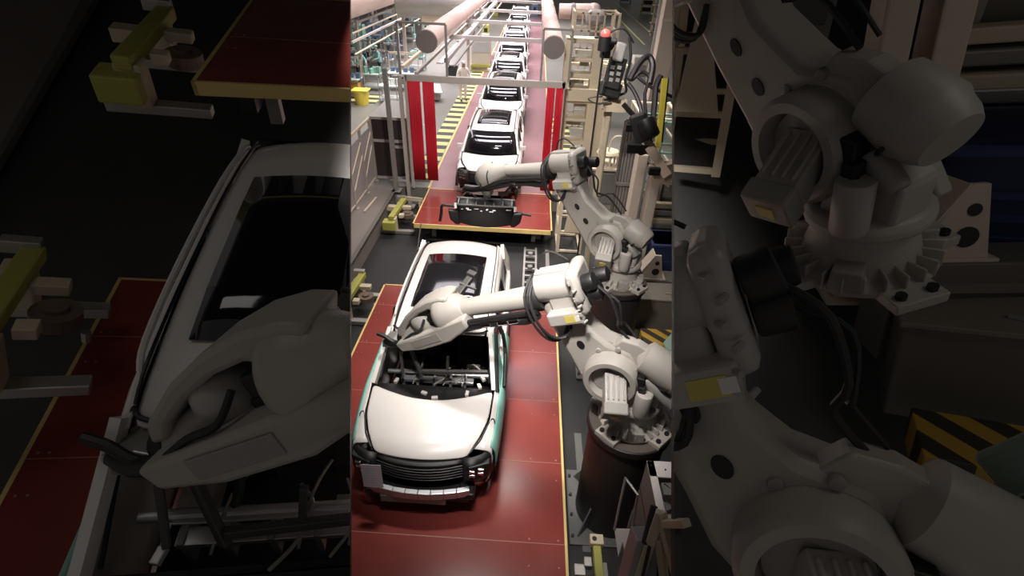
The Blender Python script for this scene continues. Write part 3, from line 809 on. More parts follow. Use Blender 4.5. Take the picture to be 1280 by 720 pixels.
# glazed cabinet beside the curtain
t = T('glazed_screen', 'grey framed screen with dark panes between fence and red curtains', 'screen', (-4.5, 15.4, PZ))
xa, xb = aty(468, 200, 15.4).x, aty(512, 200, 15.4).x
zb, zc = aty(490, 225, 15.4).z, aty(490, 148, 15.4).z
g = G()
for x in (xa, (xa+xb)/2+.02, xb): g.bx(x-.04, x+.04, 15.36, 15.44, PZ, zc)
for z in (PZ+.1, (zb+zc)/2+.3, zc): g.bx(xa, xb, 15.36, 15.44, z-.04, z+.04)
g.bx((xa+xb)/2, xb, 15.34, 15.42, 1.7, 1.78)
t.p('frame', g, BEAM)
for (a, b) in ((xa+.05, (xa+xb)/2-.02), ((xa+xb)/2+.06, xb-.05)):
    for (c0, c1) in ((PZ+.15, (zb+zc)/2+.25), ((zb+zc)/2+.35, zc-.05)):
        g = G(); g.bx(a, b, 15.39, 15.41, c0, c1); t.p('pane', g, DARKGLASS)
g = G(); g.bx(xa-.03, xb+.03, 15.45, 17.4, zc-.04, zc+.02); g.bx(xa-.03, xa, 15.45, 17.4, PZ, zc); g.bx(xb, xb+.03, 15.45, 17.4, PZ, zc); t.p('hood_panel', g, mat('screen_grey', (.3, .28, .25), .5))
t = T('steel_post', 'tall grey steel post in front of the glazed screen', 'post', (-4.15, 14.6, PZ))
g = G(); pp = aty(492, 200, 14.6); g.bx(pp.x-.06, pp.x+.06, 14.55, 14.67, 0, 4.2); t.p('shaft', g, GREYMET); g = G(); g.bx(pp.x-.15, pp.x+.15, 14.45, 14.77, PZ, PZ+.02); t.p('foot', g, GREYMET)
t = T('steel_post', 'grey post standing right beside the left red curtain', 'post', (-3.75, 14.75, 0))
g = G(); g.bx(-3.80, -3.70, 14.7, 14.8, 0, 4.0); t.p('shaft', g, BEAM); g = G(); g.bx(-3.9, -3.6, 14.6, 14.9, 0, .02); t.p('foot', g, BEAM)


def clamp_unit(label, x, y):
    t = T('clamp_unit', label, 'clamp', (x, y, 0), 'yellow clamp units in the pit')
    for q_ in (0, 1.0): g = G(); g.box((x-.05, y+q_, .06), (.9, .14, .1)); t.p('foot_bar', g, STEEL, bevel=.01)
    for q_ in (0, 1.0): g = G(); g.box((x-.2, y+q_, .3), (.22, .22, .42)); t.p('upright', g, CREAM, bevel=.02)
    g = G(); g.bar((x-.22, y-.12, .52), (x-.12, y+1.15, .56), .16, .14); t.p('arm', g, YEL2, bevel=.02)
    g = G(); g.box((x-.28, y-.1, .32), (.36, .3, .26)); t.p('bracket', g, YEL2, bevel=.02)
    g = G(); g.cyl((x+.12, y+.5, .3), (x+.12, y+.5, .42), .17); g.cyl((x+.12, y+.5, .42), (x+.12, y+.5, .46), .08); t.p('wheel', g, mat('roller_brown', (.16, .11, .08), .5))
    for p_, s_ in (((x+.05, y+.75, .48), (.25, .14, .1)), ((x-.45, y+.85, .4), (.26, .18, .14)), ((x+.02, y+.15, .5), (.14, .14, .1))): g = G(); g.box(p_, s_); t.p('block', g, CREAM, bevel=.01)
    g = G(); g.box((x-.2, y+1.15, .62), (.26, .12, .12)); t.p('head', g, STEEL, bevel=.01)
    g = G()
    for a, b in ((-.5, 0), (-.52, 1.0), (.3, .5)): g.cyl((x+a, y+b, .1), (x+a, y+b, .2), .035, n=8)
    t.p('bolt', g, STEEL)
    return t.e


cl1 = clamp_unit('yellow and cream clamp unit in the pit left of the rear red platform', -3.62, 12.9)
cl2 = clamp_unit('yellow clamp unit with brown roller left of the front red platform', -3.62, 8.6)
for (x, y, lb) in ((-2.9, 12.1, 'thin upright pin in the pit at the rear platform corner'), (-2.62, 9.55, 'thin leaning pin at the back edge of the front platform')):
    t = T('guide_pin', lb, 'pin', (x, y, 0))
    g = G(); g.tube([(x-.05, y-.1, .0), (x, y, .35), (x+.06, y+.08, .72)], .018, 8); t.p('rod', g, STEEL)
    g = G(); g.box((x, y, .1), (.1, .06, .12)); t.p('holder', g, BLACK)
t = T('parts_rack', 'grey angle bracket frame in the pit beside the rear platform', 'rack', (-3.6, 14.2, 0))
g = G(); g.bar((-3.9, 14.3, .5), (-3.2, 14.2, .5), .05, .12); g.bar((-3.9, 14.3, 0), (-3.9, 14.3, .5), .06, .06); g.bar((-3.3, 14.2, 0), (-3.3, 14.2, .5), .06, .06); t.p('frame', g, CREAM)

# overhead service lines at upper left
for i, (px, py, z, r, m, lb) in enumerate(((440, 30, 3.7, .06, 'BEAM', 'upper left, topmost of the overhead service pipes'), (440, 42, 3.5, .035, 'CREAM', 'upper left, second of the overhead service pipes'),
        (440, 53, 3.3, .05, 'BEAM', 'upper left, third of the overhead service pipes'), (444, 68, 3.0, .03, 'CREAM', 'upper left, lowest of the overhead service pipes'),
        (503, 84, 3.9, .05, 'CREAM', 'thick cream service pipe running between fence post and left duct'), (520, 92, 3.8, .05, 'BEAM', 'thin service pipe just left of the left duct'))):
    p = atz(px, py, z)
    if i < 4: p.y += 0
    g = G(); g.bx(p.x-r, p.x+r, p.y, p.y+60, z-r, z+r)
    o = g.build('service_pipe', globals()[m], bevel=.01); tag(o, lb, 'pipe')
p = atz(462, 8, 4.6)
t = T('air_duct', 'large pale pink air duct crossing the top left corner of the hall', 'duct', p)
g = G(); g.lathe([(0, .9), (40, .9)], p+V((-1.2, -4, .3)), (0, 1, 0), 28); t.p('pipe', g, DUCT, smooth=True)
t = T('air_handler', 'shiny steel ventilation box near the top edge left of the duct', 'ventilation unit', aty(540, 5, 30))
p = aty(540, 8, 30)
g = G(); g.rcyl(p+V((-1.8, 0, .3)), p+V((2.2, 0, .3)), .9, .1); t.p('drum', g, STEEL, smooth=True)
g = G(); g.box(p+V((0, 0, .3)), (1.0, 1.2, 2.3)); g.box(p+V((1.5, .2, -.6)), (.25, .25, 1.5)); t.p('casing', g, CREAM, bevel=.05)
for x in (-1.6, 1.9):
    g = G(); g.box(p+V((x, 0, -1.5)), (.14, .14, 3.4)); t.p('support_post', g, DUCT)
for i, (px, py) in enumerate(((455, 110), (500, 78), (530, 60), (470, 60))):
    p = atz(px, py, PZ)
    t = T('frame_column', ['grey column near the yellow bin at far left', 'grey column among the workers at upper left', 'pale column under the left duct', 'grey column behind the first bench at far left'][i], 'column', p)
    g = G(); g.bx(p.x-.07, p.x+.07, p.y-.07, p.y+.07, PZ, 3.85); t.p('shaft', g, BEAM)
    g = G(); g.bx(p.x-.2, p.x+.2, p.y-.2, p.y+.2, PZ, PZ+.03); t.p('foot', g, BEAM)


def bench(px, py, label, w=1.5, col=None):
    p = atz(px, py, PZ); t = T('work_bench', label, 'workbench', p, 'benches at the upper left')
    g = G(); g.box(p+V((0, 0, .85)), (w, .8, .06)); t.p('bench_top', g, mat('bench_grey', (.45, .5, .44), .5), bevel=.01)
    for sx in (-1, 1):
        for sy in (-1, 1):
            g = G(); g.box(p+V((sx*(w/2-.06), sy*.34, .41)), (.05, .05, .82)); t.p('leg', g, GREYMET)
    g = G(); g.box(p+V((0, .1, .45)), (w*.8, .6, .3)); t.p('drawer_box', g, col or GREYMET, bevel=.01)
    g = G()
    for k in range(4): g.box(p+V((-w/2+.25+k*.35, random.uniform(-.2, .2), .98)), (.2, .2, .2+.1*(k % 2)))
    t.p('parts_tray', g, mat('bin_blue', (.08, .13, .2), .5), bevel=.01)
    g = G(); g.bx(p.x-w/2, p.x+w/2, p.y+.36, p.y+.4, 2.3, 2.4); g.bx(p.x-w/2, p.x-w/2+.05, p.y+.36, p.y+.4, PZ+.8, 2.4); g.bx(p.x+w/2-.05, p.x+w/2, p.y+.36, p.y+.4, PZ+.8, 2.4); t.p('tool_rail', g, CREAM)
    return t


bench(447, 92, 'grey work bench at far left beside the yellow bin'); bench(480, 66, 'grey work bench with blue trays below the upper left pipes'); bench(506, 48, 'small pale work bench left of the left duct')
bench(533, 30, 'far work bench under the steel ventilation box', 1.2); bench(436, 120, 'work bench with orange machine at the left picture edge', 1.4, ORANGE)
bench(505, 112, 'work bench standing behind the glazed screen', 1.6)
p = atz(453, 130, PZ)
t = T('yellow_bin', 'yellow plastic bin standing on the grey floor at far left', 'bin', p)
g = G(); g.lathe([(0, .3), (.62, .38), (.62, .34), (.05, .26)], p, (0, 0, 1), 20); t.p('bin_body', g, mat('bin_yellow', (.75, .6, .08), .5))
g = G(); g.box(p+V((0, 0, .66)), (.8, .7, .05)); t.p('lid', g, mat('bin_yellow', (.75, .6, .08), .5), bevel=.02)
# desk and yellow trolley behind the worker
p = atz(602, 88, PZ)
t = T('control_desk', 'beige control cabinet standing beside the conveyor near the worker', 'cabinet', p)
g = G(); g.box(p+V((0, 0, .95)), (1.2, .7, 1.9)); t.p('body', g, mat('desk_beige', (.5, .45, .36), .5), bevel=.03)
g = G(); g.box(p+V((0, -.36, 1.4)), (1.0, .03, .6)); t.p('door', g, mat('desk_grey', (.4, .4, .38), .5), bevel=.01)
g = G(); g.box(p+V((0, -.40, .35)), (1.25, .12, .16)); g.box(p+V((0, -.40, .0)), (1.25, .12, .1)); g.box(p+V((-.6, -.4, .15)), (.1, .1, .4)); g.box(p+V((.6, -.4, .15)), (.1, .1, .4)); t.p('guard_rail', g, YEL2)
p = atz(567, 100, PZ)
t = T('tool_cart', 'small dark tool cart beside the worker in white', 'cart', p)
g = G(); g.box(p+V((0, 0, .38)), (.5, .7, .74)); t.p('body', g, mat('cart_dark', (.05, .05, .06), .5), bevel=.02)
g = G(); g.box(p+V((0, 0, .85)), (.6, .8, .05)); g.box(p+V((-.28, 0, 1.0)), (.04, .7, .3)); t.p('tray', g, GREYMET)
p = atz(545, 125, PZ)
t = T('floor_trolley', 'white sheet metal trolley standing just right of the left red curtain', 'trolley', p)
g = G(); g.box(p+V((0, 0, .55)), (.55, 1.0, .06), Euler((.2, .1, .3)).to_matrix()); t.p('tray', g, WHITE)
g = G(); g.box(p+V((0, 0, .3)), (.4, .8, .4)); t.p('body', g, GREYMET)
g = G(); g.tube([p+V((-.2, -.3, .5)), p+V((-.3, -.5, 1.0)), p+V((.1, -.5, 1.0))], .02, 6); t.p('handle', g, STEEL)


# people
def person(loc, yaw, label, shirt, pants, cap, pose=0, h=1.72):
    e = empty('person', label, 'person', loc, yaw, 'factory workers')
    s = h/1.72; bm = bmesh.new(); L = bm.verts.layers.skin.verify()
    lean = (.0, .22, .12)[pose]
    J = {}
    def v(n, p, r):
        x = bm.verts.new((p[0]*s, (p[1]-(lean*max(0, p[2]-.9)*1.0))*s, p[2]*s)); x[L].radius = (r*s, r*s); J[n] = x; return x
    v('pel', (0, 0, .95), .14); v('belly', (0, 0, 1.1), .135); v('chest', (0, 0, 1.32), .155); v('neck', (0, 0, 1.47), .06); v('head0', (0, -.02, 1.56), .085); v('head1', (0, -.02, 1.67), .085)
    E_ = [('pel', 'belly'), ('belly', 'chest'), ('chest', 'neck'), ('neck', 'head0'), ('head0', 'head1')]
    arms = {0: ((.26, -.03, 1.12), (.25, -.16, .92)), 1: ((.26, -.14, 1.14), (.2, -.38, 1.08)), 2: ((.27, -.08, 1.12), (.24, -.32, 1.02))}[pose]
    for sd, nm in ((1, 'r'), (-1, 'l')):
        v('sh'+nm, (sd*.17, 0, 1.40), .065); v('el'+nm, (sd*arms[0][0], arms[0][1], arms[0][2]), .045); v('wr'+nm, (sd*arms[1][0], arms[1][1], arms[1][2]), .032)
        v('ha'+nm, (sd*arms[1][0], arms[1][1]-.06, arms[1][2]-.05), .034)
        v('hip'+nm, (sd*.09, 0, .86), .095); v('kn'+nm, (sd*.10, -.02 if sd > 0 else .03, .48), .06); v('an'+nm, (sd*.11, .04 if sd > 0 else -.04, .09), .042); v('to'+nm, (sd*.12, (-.1 if sd > 0 else -.18), .04), .04)
        E_ += [('chest', 'sh'+nm), ('sh'+nm, 'el'+nm), ('el'+nm, 'wr'+nm), ('wr'+nm, 'ha'+nm), ('pel', 'hip'+nm), ('hip'+nm, 'kn'+nm), ('kn'+nm, 'an'+nm), ('an'+nm, 'to'+nm)]
        for k in range(5):
            a = (k-2)*.013
            if k == 4: p0, p1 = (sd*(arms[1][0]-.02), arms[1][1]-.05, arms[1][2]-.04), (sd*(arms[1][0]-.05), arms[1][1]-.09, arms[1][2]-.07)
            else: p0, p1 = (sd*arms[1][0]+a, arms[1][1]-.10, arms[1][2]-.08), (sd*arms[1][0]+a, arms[1][1]-.13-.01*(k % 2), arms[1][2]-.14)
            v('f%s%d' % (nm, k), p0, .009); v('g%s%d' % (nm, k), p1, .008); E_ += [('ha'+nm, 'f%s%d' % (nm, k)), ('f%s%d' % (nm, k), 'g%s%d' % (nm, k))]
    for a, b in E_: bm.edges.new((J[a], J[b]))
    J['pel'][L].use_root = True
    me = bpy.data.meshes.new('body'); bm.to_mesh(me); bm.free()
    o = bpy.data.objects.new('body', me); COL.objects.link(o)
    md = o.modifiers.new('k', 'SKIN'); md.use_smooth_shade = True
    md = o.modifiers.new('u', 'SUBSURF'); md.levels = md.render_levels = 1
    dg = bpy.context.evaluated_depsgraph_get(); dg.update()
    m2 = bpy.data.meshes.new_from_object(o.evaluated_get(dg)); o.modifiers.clear(); o.data = m2
    m2.materials.clear()
    for k in (shirt, pants, SKIN, BLACK): m2.materials.append(k)
    for p in m2.polygons:
        c = p.center/s; p.use_smooth = True
        hand = abs(c.x) > .15 and (c.y+lean*max(0, c.z-.9)) < arms[1][1]+.01 and c.z < arms[1][2]+.06 and c.z > .7
        p.material_index = 2 if (c.z > 1.49 or hand) else (0 if c.z > .90 else (1 if c.z > .1 else 3))
    o.parent = e; o.scale = (1.2, 1.15, 1)
    hy = -lean*.75
    g = G(); g.ball((0, (hy-.015)*s, 1.70*s), .105*s, 14, (1, 1.1, .75)); g.prism([(-.07, 0), (.07, 0), (.05, -.09), (-.05, -.09)], (0, (hy-.1)*s, 1.68*s), (1, 0, 0), (0, 1, 0), (0, 0, 1), 0, .015)
    g.build('cap', cap, e, smooth=True)
    g = G()
    for sd in (-1, 1): g.ball((sd*.035*s, (hy-.105)*s, 1.63*s), .012*s, 8)
    g.build('eyes', BLACK, e)
    g = G(); g.ball((0, (hy-.115)*s, 1.60*s), .018*s, 8); g.box((0, (hy-.10)*s, 1.56*s), (.05*s, .02*s, .01*s)); g.build('nose_and_mouth', SKIN, e)
    return e


person(atz(579, 126, PZ), .5, 'person in white work clothes and white cap standing beside the striped strip', WWHITE, WWHITE, WHITE, 2, 1.85)
for px, py, yw, lb, po in ((462, 84, 2.0, 'person in pale teal work clothes, farther left of two at the first bench', 1), (452, 104, .6, 'person in teal work shirt bending over at the left picture edge', 1),
                       (485, 74, 2.6, 'person in teal shirt standing beside the blue trays', 0), (500, 57, -1.2, 'person in teal shirt with dark trousers near the upper benches', 2),
                       (515, 42, 1., 'person in teal shirt, farthest worker near the steel ventilation box', 0), (477, 98, -.8, 'person in teal shirt nearest to the yellow bin', 1)):
    person(atz(px, py, PZ), yw, lb, SCUBA, DPANTS, mat('cap_teal', (.3, .6, .55), .7), po)
random.seed(11)
for i, (px, py) in enumerate(((443, 75), (470, 48), (490, 34), (520, 28), (448, 52), (612, 72), (608, 34), (622, 20), (600, 16), (668, 20), (612, 50))):
    p = atz(px, py, PZ)
    t = T('assembly_machine', ['green machine at the left picture edge below the pipes', 'green machine behind the second bench', 'grey green machine behind the upper workers', 'small machine near the ventilation box', 'machine under the topmost pipes at far left', 'machine beside the conveyor behind the beige cabinet',
        'dark machine left of the distant cars', 'distant machine between the far cross beams', 'distant machine under the left duct', 'distant machine right of the far cars', 'yellow machine beside the distant cars'][i], 'machine', p)
    w = random.uniform(.8, 1.3)
    if px > 595: p = p+V((-.3, 0, 0)) if px < 650 else p
    g = G(); g.box(p+V((0, 0, .6)), (w*.7 if px > 595 else w, .9, 1.2)); t.p('body', g, [GREENM, BLUEM, mat('mach_grey', (.35, .38, .35), .5), YEL2][(i if i < 10 else 3) % 4 if i != 3 else 2], bevel=.03)
    g = G(); g.box(p+V((0, 0, 1.35)), (w*.5, .5, .35)); t.p('head', g, mat('mach_pale', (.55, .6, .55), .5), bevel=.03)
    g = G(); g.bx(p.x-.35, p.x-.3, p.y-.3, p.y-.25, PZ+1.2, PZ+2.2); g.bx(p.x+.3, p.x+.35, p.y-.3, p.y-.25, PZ+1.2, PZ+2.2); g.bx(p.x-.35, p.x+.35, p.y-.3, p.y-.25, PZ+2.15, PZ+2.2); t.p('frame', g, STEEL)
    g = G(); g.box(p+V((0, -.46, .8)), (.3, .02, .3)); t.p('panel', g, BLACK)

random.seed(5)
PL_ = ['behind the yellow bin', 'beside the first bench', 'between the two upper benches', 'left of the second bench', 'near the far workers', 'just left of the left duct end', 'at the left picture edge', 'under the lowest service pipe', 'beside the pale column', 'behind the glazed screen']
for i, (px, py) in enumerate(((468, 112), (446, 84), (499, 72), (474, 80), (510, 52), (522, 88), (442, 100), (484, 92), (526, 66), (488, 128))):
    p = atz(px, py, PZ)
    t = T('parts_cart', 'small grey parts cart '+PL_[i], 'cart', p, 'parts carts at the upper left')
    g = G(); g.box(p+V((0, 0, .25)), (.9, .6, .05)); g.box(p+V((0, 0, .8)), (.9, .6, .05)); t.p('shelf', g, mat('mach_pale', (.55, .6, .55)))
    g = G()
    for sx in (-.43, .43):
        for sy in (-.27, .27): g.box(p+V((sx, sy, .65)), (.04, .04, 1.2))
    t.p('frame', g, STEEL)
    g = G()
    for k in range(5): g.box(p+V((random.uniform(-.35, .35), random.uniform(-.2, .2), .9)), (.2, .18, random.uniform(.15, .5)), Euler((0, 0, k)).to_matrix())
    t.p('load', g, [GREENM, WHITE, BLUEM, BLACK, mat('mach_pale', (.55, .6, .55))][i % 5], bevel=.01)
    g = G(); h = 2.6; g.box(p+V((.5, .3, h/2)), (.05, .05, h)); g.box(p+V((.2, .3, h)), (.7, .05, .05)); g.cyl(p+V((-.1, .3, h-.6)), p+V((-.1, .3, h)), .02); g.cyl(p+V((-.1, .3, h-.85)), p+V((-.1, .3, h-.6)), .07); t.p('tool_hanger', g, [GREYMET, STEEL, TEAL][i % 3])

# ------------------------------------------------------------------ right of the line
def lattice(name, label, cat, x0, x1, y0, y1, z0, z1, rows, m, w=.06, cols=1):
    t = T(name, label, cat, ((x0+x1)/2, (y0+y1)/2, z0))
    for x in (x0, x1):
        for y in (y0, y1):
            g = G(); g.bx(x-w/2, x+w/2, y-w/2, y+w/2, z0, z1); t.p('post', g, m)
    g = G()
    for k in range(rows+1):
        z = z0+.05+(z1-z0-.1)*k/rows
        for y in (y0, y1): g.bx(x0, x1, y-w/3, y+w/3, z-w/3, z+w/3)
        for x in (x0, x1): g.bx(x-w/3, x+w/3, y0, y1, z-w/3, z+w/3)
    for c in range(1, cols): 
        x = x0+(x1-x0)*c/cols; g.bx(x-w/3, x+w/3, y0-w/3, y0+w/3, z0, z1)
    t.p('cross_bar', g, m)
    return t


# cream tower
yT = 15.6
xa, xb = aty(706, 120, yT).x, aty(742, 120, yT).x
zt_, zb_ = aty(730, 48, yT).z, PZ
t = T('press_tower', 'cream steel tower with stacked openings right of the red curtains', 'tower', ((xa+xb)/2, yT, PZ))
g = G()
for x, w in ((xa, .10), (xb, .16)): g.bx(x-w, x+w, yT, yT+.5, zb_, zt_)
hh = zt_-zb_
for f0, f1 in ((0, .04), (.16, .2), (.32, .345), (.48, .5), (.60, .70), (.76, .79), (.86, .88), (.97, 1)):
    g.bx(xa, xb, yT+.02, yT+.48, zb_+hh*f0, zb_+hh*f1)
t.p('frame', g, CREAM, bevel=.01)
g = G()
for k in range(14):
    z = zb_+hh*(.06+.065*k); g.box(((xa+xb)/2+random.uniform(-.2, .2), yT+.5, z), (random.uniform(.2, .6), .1, random.uniform(.06, .2)))
t.p('inner_parts', g, mat('inner_steel', (.5, .48, .42), .5, .3))
g = G(); g.bx(xb+.1, xb+.55, yT+.1, yT+.5, zb_, zb_+hh*.62); t.p('side_column', g, CREAM, bevel=.01)
g = G(); g.bx(xa-.2, xb+.7, yT-.1, yT+.6, zb_+hh*.62, zb_+hh*.7); t.p('shelf', g, CREAM, bevel=.01)
t = T('electric_cabinet', 'grey brown steel cabinet behind the rear robot arm', 'cabinet', (2.25, 14.2, 0))
xa, xb = aty(738, 240, 14.2).x, aty(772, 240, 14.2).x; z1 = aty(750, 212, 14.2).z
g = G(); g.bx(xa, xb, 14.2, 14.9, 0, z1); t.p('body', g, mat('cab_grey', (.26, .23, .20), .5), bevel=.02)
g = G(); g.bx(xa+.08, xb-.08, 14.17, 14.2, .7, z1-.12); t.p('door', g, mat('cab_door', (.15, .14, .125), .5), bevel=.01)
g = G(); g.bx(xa-.05, xb+.05, 14.1, 15, z1, z1+.06); t.p('top', g, BEIGE)
t = T('round_fixture', 'cream round fixture with pipes standing on the grey cabinet', 'fixture', ((xa+xb)/2, 14.5, z1+.06))
c = V(((xa+xb)/2, 14.5, z1+.06))
g = G(); g.lathe([(.3, .28), (.36, .34), (.42, .3)], c, (0, 0, 1)); t.p('disc', g, CREAM)
g = G()
for k in range(6): g.cyl(c+V((.22*math.cos(k), .22*math.sin(k), 0)), c+V((.22*math.cos(k), .22*math.sin(k), .32)), .03, n=8)
g.box(c+V((.45, 0, .12)), (.3, .3, .24)); t.p('leg', g, CREAM)
g = G(); g.tube([c+V((.0, 0, .4)), c+V((.1, 0, .8)), c+V((.4, 0, .8)), c+V((.5, 0, .3))], .03, 6); t.p('pipe', g, CREAM)

# cream tube frame beside the rear platform
p = atz(708, 312, 0)
x0 = .95
tfr = lattice('open_rack', 'cream square tube rack beside the rear red platform', 'rack', x0, x0+.62, 12.3, 13.3, 0, 1.9, 3, CREAM, .09)
g = G(); g.prism([(0, 0), (.42, 0), (.2, .95), (.1, .95)], (x0+.12, 12.15, .7), (1, 0, 0), (0, 0, 1), (0, 1, 0), 0, .04); tfr.p('bracket_plate', g, CREAM, bevel=.01)

# structure right of the right duct, top
t = lattice('steel_structure', 'cream steel structure with pipes at the top right of the line', 'structure', 1.55, 3.3, 22.5, 24.0, PZ, aty(720, 14, 22.5).z, 7, CREAM, .09, 6)
t = T('exhaust_pipe', 'large pale bent exhaust pipe behind the cream structure', 'pipe', (2.4, 25, 4.2))
p0 = aty(699, 14, 25); p1 = aty(742, 14, 25)
g = G(); g.cyl(p0, p1, .3, n=24); g.ball(p1, .33); t.p('pipe', g, DUCT, smooth=True)
g = G(); g.lathe([(0, .33), (.1, .35), (.2, .33)], p0+V((.5, 0, 0)), (1, 0, 0)); g.cyl(p1, p1+V((.2, 0, -1.2)), .22); t.p('flange', g, DUCTCAP, smooth=True)
g = G(); p = aty(744, 22, 24); g.box(p, (.8, .5, .6)); o = g.build('vent_cap', mat('vent_grey', (.3, .28, .26), .5), bevel=.2); tag(o, 'rounded grey vent hood left of the red beacon', 'vent')
for i, z in enumerate((4.1, 3.5)):
    g = G(); g.bx(1.1, 3.0, 16.9, 17.0, z, z+.08); g.bx(1.1, 3.0, 17.5, 17.6, z, z+.08)
    for k in range(8): g.bx(1.15+k*.24, 1.18+k*.24, 16.9, 17.6, z, z+.06)
    o = g.build('catwalk_grating', CREAM); tag(o, ['upper cream ladder-like catwalk behind the tower', 'lower cream ladder-like catwalk behind the tower'][i], 'catwalk')

# red beacon and camera head
c = atd(757, 42, 9.6)
t = T('signal_beacon', 'red warning beacon on a black bracket beside the tower', 'beacon', c)
g = G(); g.ball(c, .095, 16, (1, 1, .9)); t.p('lamp', g, BEACON, smooth=True)
g = G(); g.cyl(c+V((0, 0, -.3)), c+V((0, 0, -.05)), .12); g.cyl(V((c.x, c.y, 0)), c+V((0, 0, -.2)), .02); t.p('base', g, BLACK)
c = atd(768, 92, 10.5)
t = T('servo_unit', 'black electric servo unit with grey motor and hoses high beside the tower', 'servo unit', c)
Rr = Euler((-.2, .18, 0)).to_matrix()
g = G(); g.box(c, (.34, .3, .62), Rr); g.box(c+V((-.05, -.02, -.32)), (.44, .3, .3), Rr); t.p('body', g, BLACK, bevel=.03)
g = G(); g.box(c+V((.03, -.04, .42)), (.22, .2, .36), Rr); t.p('motor', g, mat('motor_grey', (.3, .28, .26), .5), bevel=.04)
g = G(); g.ball(c+V((-.2, 0, .55)), .13); g.box(c+V((-.25, 0, .42)), (.2, .2, .24)); g.cyl(c+V((-.3, 0, .6)), c+V((-.05, -.05, .62)), .06); t.p('rotary_joint', g, BLACK, bevel=.01)
g = G(); g.tube([c+V((.2, 0, .7)), c+V((.28, -.05, .3)), c+V((.24, -.05, -.1)), c+V((.3, 0, -.35)), c+V((.1, 0, -.45))], .03, 8); g.tube([c+V((-.25, 0, .75)), c+V((.05, 0, .85)), c+V((.3, 0, .6))], .02, 8)
g.tube([c+V((-.2, -.1, -.45)), c+V((-.5, -.1, -.5)), c+V((-.3, -.1, -.6)), c+V((0, -.1, -.55))], .015, 6); t.p('hose', g, RUBBER)
g = G()
for k in range(4):
    for q in range(2): g.box(c+V((-.08+.14*q, -.17, .15-.12*k)), (.08, .02, .07), Rr)
t.p('connector', g, STEEL)
g = G(); g.cyl(V((c.x, c.y+.15, 0)), c+V((0, .15, .2)), .09); g.box(c+V((.1, .1, -.65)), (.5, .3, .25)); t.p('column', g, CREAM)

# big beige column and hose bundle
yC = 28.0
p0 = aty(823, 0, yC); 
t = T('building_column', 'wide beige building column at the upper right with a hose loop in front', 'column', (p0.x+.3, yC, PZ))
xa = aty(822, 60, yC).x; xb = aty(843, 60, yC).x
g = G(); g.bx(xa, xb, yC, yC+1.2, PZ, 14); t.p('shaft', g, BEIGE, bevel=.02)
g = G(); g.bx(xa-.02, xb+.02, yC-.03, yC+.02, 4.4, 4.5); g.bx(xa-.32, xa-.18, yC-.05, yC, PZ, 13); t.p('conduit', g, mat('conduit', (.6, .56, .5), .5))
t = T('hose_bundle', 'black looped hoses hanging before the beige column', 'hoses', atd(810, 90, 9.5))
H = lambda px, py, d=9.5: atd(px, py, d)
g = G()
g.tube([H(787, 100), H(797, 82), H(806, 72), H(813, 72), H(816, 84), H(812, 105)], .06, 8)
g.tube([H(790, 100), H(802, 90), H(812, 98), H(806, 118), H(808, 150)], .035, 8)
g.tube([H(826, 95), H(820, 108), H(818, 130), H(816, 150)], .06, 8)
g.tube([H(842, 122), H(830, 116), H(812, 108), H(792, 92)], .03, 8)
g.tube([H(785, 104), H(793, 115), H(800, 132), H(803, 148)], .04, 8)
t.p('hose', g, mat('hose_dark', (.022, .016, .018), .45), smooth=True)
t = T('yellow_pole', 'upright yellow pole right of the hose bundle', 'pole', atd(827, 185, 9.2))
g = G(); g.bar(atd(831, 98, 9.2), atd(822, 185, 9.6), .09, .10, V((0, 1, 0))); t.p('shaft', g, mat('pole_yellow', (.62, .5, .06), .5))
g = G(); g.bar(atd(834, 98, 9.25), atd(826, 178, 9.62), .05, .1, V((0, 1, 0))); t.p('cable', g, BLACK)
t = T('black_actuator', 'black elongated actuator arm fixed on top of the beige posts', 'actuator', atd(802, 165, 9))
g = G(); g.bar(atd(796, 142, 8.9), atd(808, 192, 9.1), .3, .22, V((0, 1, 0))); t.p('housing', g, RUBBER, bevel=.05)
g = G(); g.rcyl(atd(806, 150, 8.8), atd(815, 172, 8.8), .16, .04); t.p('motor', g, BLACK, smooth=True)
g = G(); g.bar(atd(779, 130, 9), atd(797, 150, 9), .07, .07); g.bar(atd(782, 160, 9), atd(798, 160, 9), .08, .12); g.box(atd(800, 185, 9), (.5, .2, .15)); t.p('link', g, BLACK)
t = T('slanted_beam', 'peach coloured slanted beam with bracket on top of the beige posts', 'beam', atd(815, 200, 9))
g = G(); g.bar(atd(808, 178, 9), atd(836, 222, 8.8), .16, .2, V((0, 1, 0))); g.prism([(0, 0), (.42, .12), (.4, -.34), (.1, -.2)], atd(812, 208, 8.9), (1, 0, 0), (0, 0, 1), (0, 1, 0), -.1, .1); t.p('beam', g, mat('peach', (.62, .46, .34), .5), bevel=.01)
g = G(); g.box(atd(818, 214, 8.7), (.2, .1, .14)); t.p('bolt_block', g, BLACK, bevel=.02)

